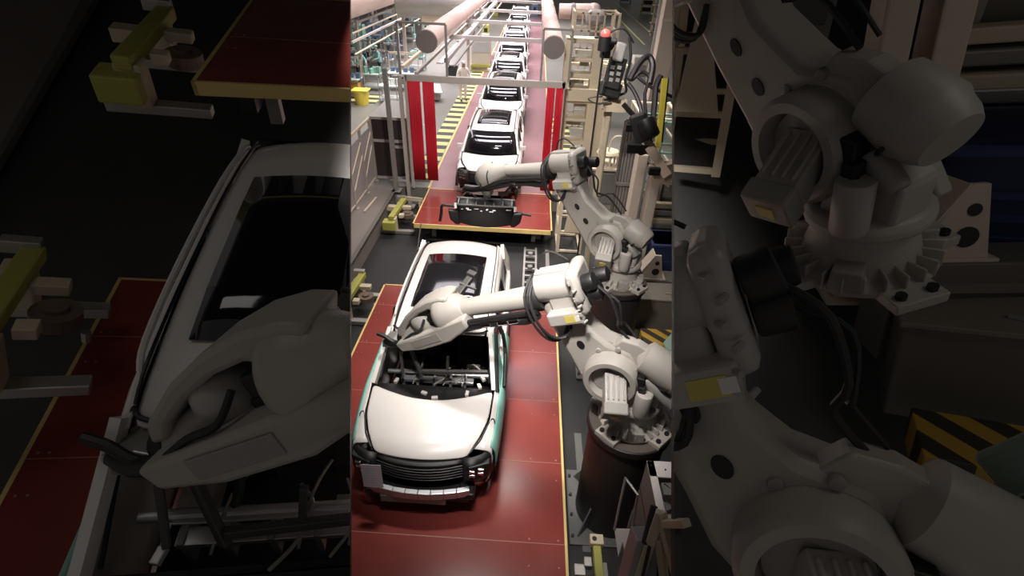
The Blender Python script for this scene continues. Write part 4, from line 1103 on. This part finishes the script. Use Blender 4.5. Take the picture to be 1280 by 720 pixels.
# two beige posts
bp = []
for i, (pxt, pyt, pxb, pyb, w, lb) in enumerate(((803.5, 194, 796, 240, .22, 'left one of two thick beige posts behind the rear robot'), (822, 214, 815, 250, .22, 'right one of two thick beige posts, under the slanted beam'))):
    yb = 10.4
    a = aty(pxt, pyt, yb); b = aty(pxb, pyb, yb); a.x = b.x
    t = T('beige_post', lb, 'post', (a.x, yb, 0), 'thick beige posts')
    g = G(); g.bx((a.x+b.x)/2-w/2+.0, (a.x+b.x)/2+w/2, yb, yb+.35, 0, a.z); t.p('shaft', g, BEIGE, bevel=.02)
    g = G(); g.bx((a.x+b.x)/2-w/2-.08, (a.x+b.x)/2+w/2+.08, yb-.08, yb+.43, 0, .04); t.p('foot', g, BEIGE)
    g = G(); g.bx((a.x+b.x)/2+w/2, (a.x+b.x)/2+w/2+.06, yb+.1, yb+.2, a.z*.45, a.z*.5); t.p('bracket', g, GREYMET)
    bp.append(t.e)
# grey ribbed panel between
t = T('ribbed_screen', 'grey screen of upright slats between the cabinet and the beige posts', 'screen', (2.9, 12.6, 0))
g = G()
xa = aty(768, 240, 12.6).x; xb = aty(797, 240, 12.6).x; zt2 = aty(780, 150, 12.6).z
for k in range(9): x = xa+(xb-xa)*k/8; g.bx(x-.03, x+.03, 12.6, 12.66, 0, zt2)
t.p('slat', g, mat('slat_grey', (.30, .27, .24), .45, .4))
g = G()
for z in (.9, 2.0, zt2): g.bx(xa, xb, 12.56, 12.62, z-.04, z+.04)
t.p('rail', g, mat('slat_grey', (.30, .27, .24)))
g = G(); g.bx(xa, xb, 12.67, 12.7, 0, zt2-.1); t.p('backing', g, BROWNCAB)

# rails, blue crate, shelf at the right edge
t = T('roller_rack', 'rack of horizontal cream rollers at the right edge behind the beige posts', 'rack', (4.0, 11.3, 0))
yr = 11.2
for i, py in enumerate((257, 266, 276, 282, 292)):
    a = aty(815, py, yr); g = G(); g.bx(a.x, a.x+2.2, yr, yr+.14, a.z-.07, a.z+.07); t.p('roller', g, [CREAM, GREYMET, CREAM, STEEL, GREYMET][i], bevel=.02)
for x in (a.x, a.x+1.1, a.x+2.2):
    g = G(); g.bx(x-.04, x+.04, yr+.15, yr+.23, 0, 2.6); t.p('post', g, GREYMET)
g = G(); g.bx(a.x, a.x+2.2, yr+.25, yr+.3, 0, 2.5); t.p('back_panel', g, BROWNCAB)
t = T('blue_crate', 'dark blue ribbed crate beside the two-hole bracket at the right', 'crate', (3.9, 10.4, 0))
a = aty(817, 305, 10.2)
g = G(); g.bx(a.x, a.x+1.6, 10.2, 10.9, 0, a.z); t.p('body', g, NAVY, bevel=.02)
g = G()
for k in range(5): g.bx(a.x+.02, a.x+1.6, 10.17, 10.2, .2+k*.22, .26+k*.22)
g.bx(a.x-.03, a.x+1.62, 10.14, 10.93, a.z-.06, a.z); t.p('rib', g, mat('navy2', (.03, .04, .12), .5))
# triangular stand with two holes
c = aty(816, 349, 9.68)
t = T('bracket_stand', 'beige triangular stand with two round holes right of the rear robot', 'stand', (c.x, c.y, c.z))
g = G(); g.prism([(-.32, 0), (.22, 0), (.08, .62), (-.04, .62), (-.32, .12)], c, (1, 0, 0), (0, 0, 1), (0, 1, 0), 0, .05); g.prism([(-.32, 0), (-.30, 0), (-.28, .12), (-.04, .62), (-.06, .62), (-.32, .14)], c, (1, 0, 0), (0, 0, 1), (0, 1, 0), 0, .34); g.box(c+V((-.03, .15, .01)), (.62, .36, .03)); tri = t.p('plate', g, BEIGE, bevel=.006)
g = G(); g.cyl(c+V((.02, -.006, .2)), c+V((.02, .0, .2)), .085); g.cyl(c+V((.02, -.006, .42)), c+V((.02, .0, .42)), .05); t.p('hole', g, BLACK)
stand = t.e
# brown cabinet block
xa = aty(786, 358, 9.64).x
t = T('plinth_block', 'brown steel plinth carrying the two-hole stand at the right', 'plinth', (xa+.8, c.y, 0))
g = G(); g.bx(xa+.1, xa+2.6, 9.64, 10.1, 0, c.z-.005); t.p('body', g, BROWNCAB, bevel=.02)
g = G(); g.bx(xa+.1, xa+2.6, 9.6, 9.64, c.z-.25, c.z-.18); t.p('ledge', g, mat('ledge_br', (.18, .16, .13), .5))
plinth = t.e
t = T('storage_box', 'low grey brown box in front of the plinth at the right edge', 'box', (2.9, 6.9, 0))
a = aty(797, 372, 8.9); zb = a.z
g = G(); g.bx(a.x, a.x+1.8, 8.9, 9.5, 0, zb-.05); t.p('body', g, BROWNCAB, bevel=.02)
g = G(); g.bx(a.x-.02, a.x+1.82, 8.86, 9.54, zb-.05, zb); t.p('lid', g, mat('ledge_br', (.18, .16, .13)), bevel=.01)
g = G(); g.bar((a.x+.65, 9.1, zb+.02), (a.x+1.2, 8.95, zb+.02), .03, .03); t.p('handle', g, STEEL)
sbox = t.e
a = atz(824, 424, .3)
g = G(); g.bx(a.x-.35, a.x+.8, a.y-.2, a.y+.35, 0, .3); o = g.build('hazard_ramp', HAZ2, bevel=.01); tag(o, 'low orange and black striped ramp at the right edge beside the front robot', 'ramp')
a = atz(789, 408, .1)
g = G(); g.bx(a.x-.15, a.x+.25, a.y-.35, a.y+.35, 0, .1); o = g.build('hazard_curb', HAZ, bevel=.01); tag(o, 'low yellow and black striped curb on the pit floor behind the front robot', 'curb')
c = atd(846, 428, 6.6)
t = T('green_device', 'small green and white device at the right edge above the striped ramp', 'device', c)
g = G(); g.box(c, (.2, .2, .3), Euler((.3, .2, .4)).to_matrix()); t.p('body', g, mat('dev_green', (.22, .3, .25), .5), bevel=.03)
g = G(); g.box(c+V((0, -.05, .3)), (.16, .2, .2)); t.p('cover', g, WHITE, bevel=.02)
g = G(); g.cyl((c.x, c.y, 0), c, .04); t.p('post', g, GREYMET)
dev = t.e

# walkway at the top right
p = atz(790, 30, PZ)
g = G()
for pa, pb, w in (((758, 8), (806, 56), .12), ((768, 2), (812, 40), .12)):
    a = atz(*pa, PZ+.004); b = atz(*pb, PZ+.004); g.bar(a, b, .14, .008, V((0, 0, 1)))
o = g.build('aisle_line', mat('line_yellow', (.6, .62, .2), .5)); tag(o, 'pale yellow lines marking the aisle on the floor at upper right', 'floor marking')
for i, (px, py, h, m) in enumerate(((800, 18, 3.2, 'YEL2'), (812, 45, 3.0, 'CREAM'), (775, 4, 3.0, 'BLUEM'))):
    p = atz(px, py, PZ); t = T('aisle_rack', ['yellow framed rack beside the aisle at upper right', 'cream rack in front of the yellow one at the aisle', 'dark blue machine at the far end of the aisle'][i], 'rack', p)
    for sx in (0, 1.6):
        g = G(); g.bx(p.x+sx, p.x+sx+.15, p.y, p.y+.15, PZ, PZ+h); t.p('post', g, globals()[m])
    g = G()
    for k in range(4): g.bx(p.x, p.x+1.7, p.y, p.y+1.2, PZ+.3+k*h/4, PZ+.36+k*h/4)
    t.p('shelf', g, globals()[m])
    g = G()
    for k in range(4): g.box(p+V((.8+.1*k, .6, .6+k*h/4)), (1.1, .8, .4))
    t.p('stored_box', g, [BLACK, GREYMET, BLUEM][i], bevel=.03)
a = atz(800, 100, PZ)
t = lattice('machine_frame', 'cream machine frame standing at the aisle beside the hoses', 'frame', 3.4, 4.6, 15.5, 17.5, PZ, 3.0, 3, CREAM, .09)
g = G(); p = atz(800, 75, PZ+.9); g.box(p, (.9, .9, .5)); o = g.build('sheet_pack', mat('pack_beige', (.5, .48, .4), .6), bevel=.05); tag(o, 'beige wrapped pack beside the aisle right of the servo unit', 'package')
g = G(); g.bx(p.x-.4, p.x+.4, p.y-.4, p.y+.4, PZ, PZ+.66); o = g.build('package_stand', GREYMET, bevel=.01); tag(o, 'grey stand under the beige wrapped pack', 'stand')
t = T('glass_guard', 'glass guard panels with grey posts at the right edge under the beige column', 'guard', (4.6, 12.2, 0))
xa = aty(818, 150, 11.6).x
for k in range(3):
    g = G(); g.bx(xa+k*.8, xa+k*.8+.07, 11.6, 11.67, 0, 4.0); t.p('post', g, GREYMET)
    g = G(); g.bx(xa+k*.8+.08, xa+(k+1)*.8, 11.62, 11.64, 1.4, 3.9); t.p('pane', g, mat('guard_glass', (.25, .28, .25), .1, alpha=.45))
g = G(); g.bx(xa, xa+2.4, 11.6, 11.67, 2.9, 2.96); g.bx(xa, xa+2.4, 11.6, 11.67, 1.35, 1.4); t.p('rail', g, GREYMET)
# small things seen through / behind it
p = atd(832, 170, 13.5)
t = lattice('green_fixture', 'green machine behind the glass guard at the right edge', 'machine', p.x-.5, p.x+.8, p.y, p.y+.8, 0, p.z+.4, 4, GREENM, .08, 3)

# ------------------------------------------------------------------ bottom right
t = T('steel_enclosure', 'open topped white steel enclosure at the lower right', 'enclosure', (2.2, 4.0, 0))
zE = 2.0
a = atz(808, 576, zE); b = atz(806, 640, zE)
x0 = a.x; x1 = a.x+.7; y1 = a.y; y0 = y1-.75
g = G(); g.bx(x0, x0+.025, y0, y1, 1.0, zE); g.bx(x0, x1, y1-.025, y1, 1.0, zE); g.bx(x0, x1, y0, y1, 1.5, 1.53); t.p('side_panel', g, mat('encl_brown', (.2, .16, .15), .5))
g = G(); g.bx(x0, x1, y1-.22, y1, zE-.01, zE+.01); g.bx(x0, x0+.09, y0, y1, zE-.01, zE+.01); g.bx(x0, x1, y0, y0+.06, zE-.01, zE+.01); t.p('top_rim', g, WHITE, bevel=.004)
g = G(); g.box((x0+.35, y1-.36, zE-.06), (.46, .16, .12)); g.box((x0+.4, y1-.52, zE-.12), (.3, .16, .14)); t.p('terminal_block', g, mat('enc_grey', (.2, .2, .18), .5), bevel=.01)
g = G(); g.tube([(x0+.12, y1-.5, zE), (x0+.2, y1-.6, zE+.02), (x0+.1, y0+.1, zE-.02), (x0+.3, y0+.15, zE)], .012, 6); g.tube([(x0+.15, y1-.3, zE), (x0+.5, y1-.6, zE-.04), (x0+.6, y0+.1, zE)], .01, 6); t.p('wire', g, RUBBER)
g = G(); g.bx(x0+.12, x1, y0+.02, y0+.25, zE-.1, zE-.05); t.p('tray', g, STEEL)
g = G()
for k in range(4): g.cyl((x0+.04+.16*k, y1-.07-(.05 if k % 2 else 0), zE+.01), (x0+.04+.16*k, y1-.07-(.05 if k % 2 else 0), zE+.016), .012, n=8)
t.p('screw', g, BLACK)
for x, y in ((x0, y0), (x0, y1-.05), (x1, y0), (x1, y1-.05)):
    g = G(); g.bx(x, x+.05, y, y+.05, 0, 1.0); t.p('leg', g, GREYMET)
# bent handle of thin bar and white bracket
t = T('bent_bar_frame', 'thin bent steel bar frame rising in front of the brown drum', 'frame', atz(790, 662, 1.2))
D4 = lambda px, py, d: atd(px, py, d)
g = G(); g.tube([D4(768, 662, 5.6), D4(775, 628, 5.5), D4(782, 597, 5.4), D4(783, 599, 5.4), D4(797, 618, 5.3), D4(792, 650, 5.5), D4(787, 682, 5.6)], .014, 8, 1); t.p('bar', g, STEEL)
o_ = D4(768, 661, 5.6); U = (D4(799, 662, 5.6)-o_); Wd = (D4(770, 700, 5.6)-o_)
g = G(); g.prism([(0, 0), (1, 0), (1.0, .55), (.72, .95), (.66, 1.1), (.45, 1.15), (.3, .4), (.1, .9)], o_, U, Wd, U.cross(Wd).normalized(), 0, .01); t.p('white_bracket', g, mat('bracket_white', (.7, .62, .6), .5))
g = G(); g.bar(D4(790, 700, 5.7), (D4(790, 700, 5.7).x, D4(790, 700, 5.7).y, 0), .05, .05); t.p('post', g, GREYMET)
# cream A-frame
t = T('trestle_frame', 'cream tubular trestle frame at the lower right corner', 'frame', (2.0, 3.0, 0))
for a, b in (((826, 640, 4.6), (800, 719, 4.9)), ((826, 640, 4.6), (846, 719, 4.6)), ((830, 654, 4.6), (845, 654, 4.4)), ((824, 672, 4.7), (830, 719, 4.9))):
    g = G(); p0 = D4(*a); p1 = D4(*b); p1 = p0+(p1-p0)*1.8; g.bar(p0, p1, .09, .07); t.p('tube', g, CREAM, bevel=.01)
t = T('motor_housing', 'grey sheet metal motor housing with black spine at the lower right', 'housing', (1.8, 3.2, 0))
o_ = D4(797, 676, 4.9)
g = G(); g.prism([(0, 0), (.14, .01), (.22, -.1), (.16, -.55), (-.16, -.6)], o_, (RM @ V((1, 0, 0))), (RM @ V((0, -1, 0))), (RM @ V((0, 0, 1))), 0, .3); t.p('shell', g, mat('house_grey', (.25, .24, .25), .45, .3), bevel=.01)
g = G(); g.rcyl(D4(818, 632, 4.8), D4(806, 680, 4.75), .035, .01); t.p('gas_spring', g, BLACK)
g = G(); g.bar(D4(812, 682, 4.72), D4(803, 722, 4.8), .03, .03); t.p('spine', g, BLACK)
# yellow post with white block
t = T('yellow_stop_post', 'yellow green post with white square head at the bottom right of the platform', 'post', atz(746, 719, 0))
p = atz(746, 682, .9)
g = G(); g.bar(p+V((0, .0, -.04)), p+V((0.0, -1.0, -.04)), .10, .10); t.p('arm', g, YEL2, bevel=.01)
g = G(); g.box(p+V((0, .06, .0)), (.17, .13, .1)); t.p('head_block', g, CREAM, bevel=.01)
g = G(); g.cyl(p+V((-.03, .06, .05)), p+V((-.03, .06, .056)), .03, n=12); t.p('hole', g, BLACK)
g = G(); g.bx(p.x-.05, p.x+.05, p.y-.5, p.y-.4, 0, .85); g.bx(p.x+.06, p.x+.14, p.y-1.0, p.y-.1, .6, .7); t.p('post', g, GREYMET)
g = G(); g.box(p+V((-.2, -.2, -.25)), (.14, .14, .1)); g.box(p+V((-.1, -.12, -.2)), (.1, .12, .1)); t.p('side_block', g, STEEL, bevel=.01)
g = G(); q0 = atz(735, 640, .04); g.bx(q0.x-.12, q0.x+.0, q0.y-.6, q0.y+1.5, .0, .02); o = g.build('base_strip', mat('foot_grey', (.12, .12, .11)), bevel=.002); tag(o, 'dark grey steel strip bolted to the pit floor beside the front drum', 'steel strip')

# ------------------------------------------------------------------ the two dim side bays on raised sloping decks
M_LCAR = Matrix(((0.9767, -0.1702, 0.1308, 0.5697), (0.1933, 0.9622, -0.1920, -3.1468), (-0.0932, 0.2128, 0.9726, 1.3544), (0.0000, 0.0000, 0.0000, 1.0000)))
M_LPLAT = Matrix(((0.9666, -0.1798, 0.1826, 0.2305), (0.2164, 0.9543, -0.2062, -3.7667), (-0.1371, 0.2388, 0.9613, 0.6762), (0.0000, 0.0000, 0.0000, 1.0000)))
M_LPLAT2 = Matrix(((0.9789, -0.1863, 0.0833, 2.3606), (0.1990, 0.9622, -0.1858, -6.7336), (-0.0455, 0.1985, 0.9790, 2.7710), (0.0000, 0.0000, 0.0000, 1.0000)))
M_LCLAMP2 = Matrix(((0.8286, -0.4672, 0.3084, 3.2747), (0.4581, 0.8826, 0.1061, -3.4043), (-0.3217, 0.0534, 0.9453, 2.4492), (0.0000, 0.0000, 0.0000, 1.0000)))
M_LCLAMP1 = Matrix(((0.9485, -0.2649, 0.1736, 3.2332), (0.2943, 0.9398, -0.1740, -6.1123), (-0.1171, 0.2161, 0.9693, 2.3149), (0.0000, 0.0000, 0.0000, 1.0000)))
M_LROB = Matrix(((0.9599, -0.2472, 0.1320, 0.8819), (0.2300, 0.9640, 0.1331, -3.6209), (-0.1602, -0.0974, 0.9823, 2.8260), (0.0000, 0.0000, 0.0000, 1.0000)))
M_RROB1 = Matrix(((0.9991, 0.0368, -0.0220, 0.1005), (-0.0301, 0.9675, 0.2509, -3.7540), (0.0305, -0.2500, 0.9678, 3.2048), (0.0000, 0.0000, 0.0000, 1.0000)))
M_RROB2 = Matrix(((0.7929, 0.5307, -0.2993, -2.8103), (-0.5783, 0.8102, -0.0953, -2.1923), (0.1919, 0.2486, 0.9494, 1.2137), (0.0000, 0.0000, 0.0000, 1.0000)))
M_RPOST = Matrix(((0.9668, 0.1941, -0.1661, -1.2119), (-0.1748, 0.9767, 0.1245, -5.6554), (0.1864, -0.0913, 0.9782, 4.8029), (0.0000, 0.0000, 0.0000, 1.0000)))
M_RRACK = Matrix(((0.9309, 0.2978, -0.2113, -2.1056), (-0.3277, 0.9366, -0.1237, -4.2856), (0.1611, 0.1844, 0.9696, 1.9740), (0.0000, 0.0000, 0.0000, 1.0000)))
M_RCAB = Matrix(((0.9844, 0.1711, -0.0399, -1.7954), (-0.1633, 0.9748, 0.1518, -7.0846), (0.0648, -0.1429, 0.9876, 7.6042), (0.0000, 0.0000, 0.0000, 1.0000)))
M_RSTAND = Matrix(((0.9858, 0.1103, -0.1268, -0.4449), (-0.0899, 0.9836, 0.1565, -5.8172), (0.1420, -0.1429, 0.9795, 5.1442), (0.0000, 0.0000, 0.0000, 1.0000)))
M_RBOX = Matrix(((0.8894, 0.4241, -0.1707, -2.8697), (-0.4014, 0.9032, 0.1521, -3.9505), (0.2187, -0.0668, 0.9735, 3.8822), (0.0000, 0.0000, 0.0000, 1.0000)))
M_RDEV = Matrix(((1.0000, 0.0000, 0.0000, 0.0833), (0.0000, 1.0000, 0.0000, -3.7410), (0.0000, 0.0000, 1.0000, 2.5294), (0.0000, 0.0000, 0.0000, 1.0000)))
M_RFRAME = Matrix(((0.9410, 0.3247, -0.0954, -3.4177), (-0.3264, 0.9452, -0.0028, -5.8118), (0.0893, 0.0338, 0.9954, 4.4893), (0.0000, 0.0000, 0.0000, 1.0000)))


def wedge(px):                      # upright cut face of a deck, through the camera's standing point
    a = ray(px, 0).normalized(); b = ray(px, 720).normalized()
    n = a.cross(b).normalized()
    return n if n.x > 0 else -n


NL, NR = wedge(437.6), wedge(842.4)


def tree(o):
    r = [o]
    for c in o.children: r += tree(c)
    return r


def cut(root, side):
    bpy.context.view_layer.update()
    dg = bpy.context.evaluated_depsgraph_get()
    nrm = NL if side < 0 else NR
    dead = []
    for o in tree(root):
        if o.type != 'MESH': continue
        me = bpy.data.meshes.new_from_object(o.evaluated_get(dg))
        M = o.matrix_world; Mi = M.inverted()
        bm = bmesh.new(); bm.from_mesh(me)
        co = Mi @ CAM; no = (M.to_3x3().transposed() @ nrm).normalized()
        gm = bm.verts[:]+bm.edges[:]+bm.faces[:]
        r = bmesh.ops.bisect_plane(bm, geom=gm, plane_co=co, plane_no=no, clear_outer=side < 0, clear_inner=side > 0, dist=1e-5)
        ed = [e for e in r['geom_cut'] if isinstance(e, bmesh.types.BMEdge)]
        if ed:
            try: bmesh.ops.holes_fill(bm, edges=ed, sides=0)
            except Exception: pass
        # leave out what would lie behind the camera's standing place
        c2 = Mi @ (CAM+RM @ V((0, 0, .35))); n2 = (M.to_3x3().transposed() @ (RM @ V((0, 0, 1)))).normalized()
        gm = bm.verts[:]+bm.edges[:]+bm.faces[:]
        r = bmesh.ops.bisect_plane(bm, geom=gm, plane_co=c2, plane_no=n2, clear_outer=False, clear_inner=True, dist=1e-5)
        bm.to_mesh(me); nf = len(bm.faces); bm.free()
        o.modifiers.clear(); o.data = me
        if nf == 0: dead.append(o)
    for o in dead:
        for c in list(o.children):
            if c not in dead: c.parent = root
        bpy.data.objects.remove(o)


def bay(src, M, side, label, group=None):
    c = copy_tree(src, None, label, group)
    bpy.context.view_layer.update()
    c.matrix_world = M @ c.matrix_world
    cut(c, side)
    return c


def find(name): return bpy.data.objects[name]


bay(car1, M_LCAR, -1, 'large dim white SUV body filling the dark left third of the picture', 'white cars along the assembly line')
bay(find('lift_platform'), M_LPLAT, -1, 'dim red platform with pale rim under the big SUV in the dark left third')
bay(find('lift_platform.001'), M_LPLAT2, -1, 'dim red platform with yellow front rim at the top of the dark left third')
bay(cl2, M_LCLAMP2, -1, 'large dim yellow clamp unit at the middle left of the dark left third')
bay(cl1, M_LCLAMP1, -1, 'large dim cream and yellow clamp unit near the top of the dark left third')
bay(rob1, M_LROB, -1, 'dim robot arm with big fork wrist reaching over the SUV in the dark left third')
bay(find('cockpit_module'), M_LPLAT2, -1, 'black module hanging above the rear platform at the top of the dark left third')
bay(rob1, M_RROB1, 1, 'dim large robot at the lower part of the dark right third')
bay(rob2, M_RROB2, 1, 'dim robot at the upper part of the dark right third, behind the larger one')
bay(bp[0], M_RPOST, 1, 'left one of two dim beige posts at the top of the dark right third')
bay(bp[1], M_RPOST, 1, 'right one of two dim beige posts at the top of the dark right third')
bay(find('roller_rack'), M_RRACK, 1, 'dim rack of horizontal rollers at the top right corner of the dark right third')
bay(find('blue_crate'), M_RRACK, 1, 'dark blue crate at the right edge of the dark right third')
bay(stand, M_RSTAND, 1, 'dim triangular stand with two holes in the dark right third')
bay(plinth, M_RSTAND, 1, 'dim brown plinth under the two-hole stand in the dark right third')
bay(sbox, M_RBOX, 1, 'dim brown box at the right edge of the dark right third')
bay(find('hazard_ramp'), M_RBOX, 1, 'dim orange and black striped ramp in the dark right third')
bay(dev, M_RDEV, 1, 'dim green and white device at the lower right edge of the dark right third')
bay(find('open_rack'), M_RFRAME, 1, 'dim cream tube rack at the top left corner of the dark right third')
bay(find('electric_cabinet'), M_RCAB, 1, 'dim grey cabinet behind the robot at the top of the dark right third')
bay(find('robot_pedestal'), M_RROB1, 1, 'dim brown drum under the large robot in the dark right third')


def mag(p):
    c = RM.transposed() @ (V(p)-CAM)
    return (640+F*c.x/c.z*3.168, 360+F*c.y/c.z*3.168, c.z/3.168)


def deck_plane(pts, k):
    q = []
    for p in pts:
        x, y, d = mag(p); q.append(atd(x, y, d*k))
    n = (q[1]-q[0]).cross(q[2]-q[0]).normalized()
    return q[0], n if n.z > 0 else -n


def hit(px, py, P, n):
    r = ray(px, py); return CAM+r*((P-CAM).dot(n)/r.dot(n))


def slab(name, pxs, P, n, th, m, top=0.):
    v = [hit(a, b, P, n)+n*top for a, b in pxs]; k = len(v)
    g = G(); g.add(v+[p-V((0, 0, th)) for p in v], [tuple(range(k)), tuple(range(k, 2*k))]+[(i, (i+1) % k, k+(i+1) % k, k+i) for i in range(k)])
    return struct(g.build(name, m))


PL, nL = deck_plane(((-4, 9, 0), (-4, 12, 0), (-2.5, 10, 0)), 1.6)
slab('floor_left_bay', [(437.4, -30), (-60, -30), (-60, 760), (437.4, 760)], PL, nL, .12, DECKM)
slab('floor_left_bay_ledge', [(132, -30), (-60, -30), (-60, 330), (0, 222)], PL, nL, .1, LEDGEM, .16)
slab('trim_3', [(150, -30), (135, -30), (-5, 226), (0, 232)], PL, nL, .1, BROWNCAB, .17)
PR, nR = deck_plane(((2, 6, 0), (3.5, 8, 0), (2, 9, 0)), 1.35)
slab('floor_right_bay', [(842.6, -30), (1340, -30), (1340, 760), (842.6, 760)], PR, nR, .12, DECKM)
# added out-of-view roofs and skirts, keeping the hall light off both bays
SHADEM = mat('shade_panel_dark', (.05, .05, .05), .8)
for s, px in ((-1, 437.6), (1, 842.4)):
    n = NL if s < 0 else NR
    d = n.cross(V((0, 0, 1))); d = d if d.y > 0 else -d; d.normalize()
    a = V((CAM.x, CAM.y, 0))+d*1.0; b = V((CAM.x, CAM.y, 0))+d*14.5
    def at_z(p, z): return V((p.x, p.y, z))
    zs = (7.0, 9.0)
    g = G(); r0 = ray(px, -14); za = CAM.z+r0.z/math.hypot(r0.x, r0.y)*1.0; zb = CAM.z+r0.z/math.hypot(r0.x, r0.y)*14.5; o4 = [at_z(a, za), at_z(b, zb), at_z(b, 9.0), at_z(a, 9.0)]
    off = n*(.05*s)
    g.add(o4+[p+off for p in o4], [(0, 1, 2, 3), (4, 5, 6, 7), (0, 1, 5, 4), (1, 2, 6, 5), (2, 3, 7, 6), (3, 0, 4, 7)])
    struct(g.build('wall_%s_skirt' % ('left' if s < 0 else 'right'), SHADEM))
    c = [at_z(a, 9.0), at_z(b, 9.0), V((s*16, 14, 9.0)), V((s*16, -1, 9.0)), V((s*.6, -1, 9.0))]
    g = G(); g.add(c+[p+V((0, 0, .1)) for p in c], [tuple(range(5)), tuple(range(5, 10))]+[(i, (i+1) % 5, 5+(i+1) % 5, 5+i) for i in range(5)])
    struct(g.build('ceiling_%s_bay' % ('left' if s < 0 else 'right'), SHADEM))

# ------------------------------------------------------------------ light
w = bpy.data.worlds.new('hall'); scn.world = w; w.use_nodes = True
bg = w.node_tree.nodes['Background']; bg.inputs[0].default_value = (1.0, .93, .88, 1); bg.inputs[1].default_value = .085


def area(name, loc, sx, sy, power, col=(1, .95, .9), spread=180, rot=(0, 0, 0)):
    l = bpy.data.lights.new(name, 'AREA'); l.shape = 'RECTANGLE'; l.size = sx; l.size_y = sy; l.energy = power; l.color = col; l.spread = math.radians(spread)
    o = bpy.data.objects.new(name, l); COL.objects.link(o); o.location = loc; o.rotation_euler = rot
    return o


for i, (y, pw, sd) in enumerate(((6.2, 62, 52), (10.5, 120, 76))):
    area('hall_lamp', (-.9+.6*i, y, 9.6), 1.3, .5, pw, spread=sd)
for i, y in enumerate((16, 22, 28, 36, 46, 58)):
    area('hall_lamp', (-1.2, y, 9.6), 6, 2.2, (330, 450, 800, 1400, 1800, 2200)[i], col=(1, .92, .98), spread=125)
area('bay_fill_light', (-3.4, 1.8, 8.9), 1.5, 1.5, 6, spread=150)  # added fill lights to brighten the two bays, no fixture modelled
area('bay_fill_light', (3.4, 1.8, 8.9), 1.5, 1.5, 7, spread=150)
area('hall_lamp', (-6, 22, 8.5), 3, 3, 260, spread=120)
area('hall_lamp', (-7, 38, 9.6), 3, 24, 3200, col=(.93, .88, 1), spread=130)
area('hall_lamp', (3.5, 17, 8.5), 1.2, 3, 320, spread=90)
scn.view_settings.view_transform = 'Standard'; scn.view_settings.look = 'None'; scn.view_settings.gamma = 1
scn.view_settings.exposure = 0.0
scn.view_settings.use_curve_mapping = False
scn.cycles.use_denoising = True
for p_, t_, pw, sd in ((V((.7, 4.0, 8.3)), V((1.6, 3.5, .8)), 9, 50), (V((-.4, 2.6, 7.7)), V((.4, 6.5, 1.5)), 74, 60), (V((-.4, 7.2, 8.4)), V((-.6, 15, 1.2)), 170, 84)):  # added fill lights above the view, brightening robots, front car and gate
    area('line_fill_light', p_, .7, .3, pw, col=(1, .95, .92), spread=sd, rot=(p_-t_).to_track_quat('Z', 'Y').to_euler())
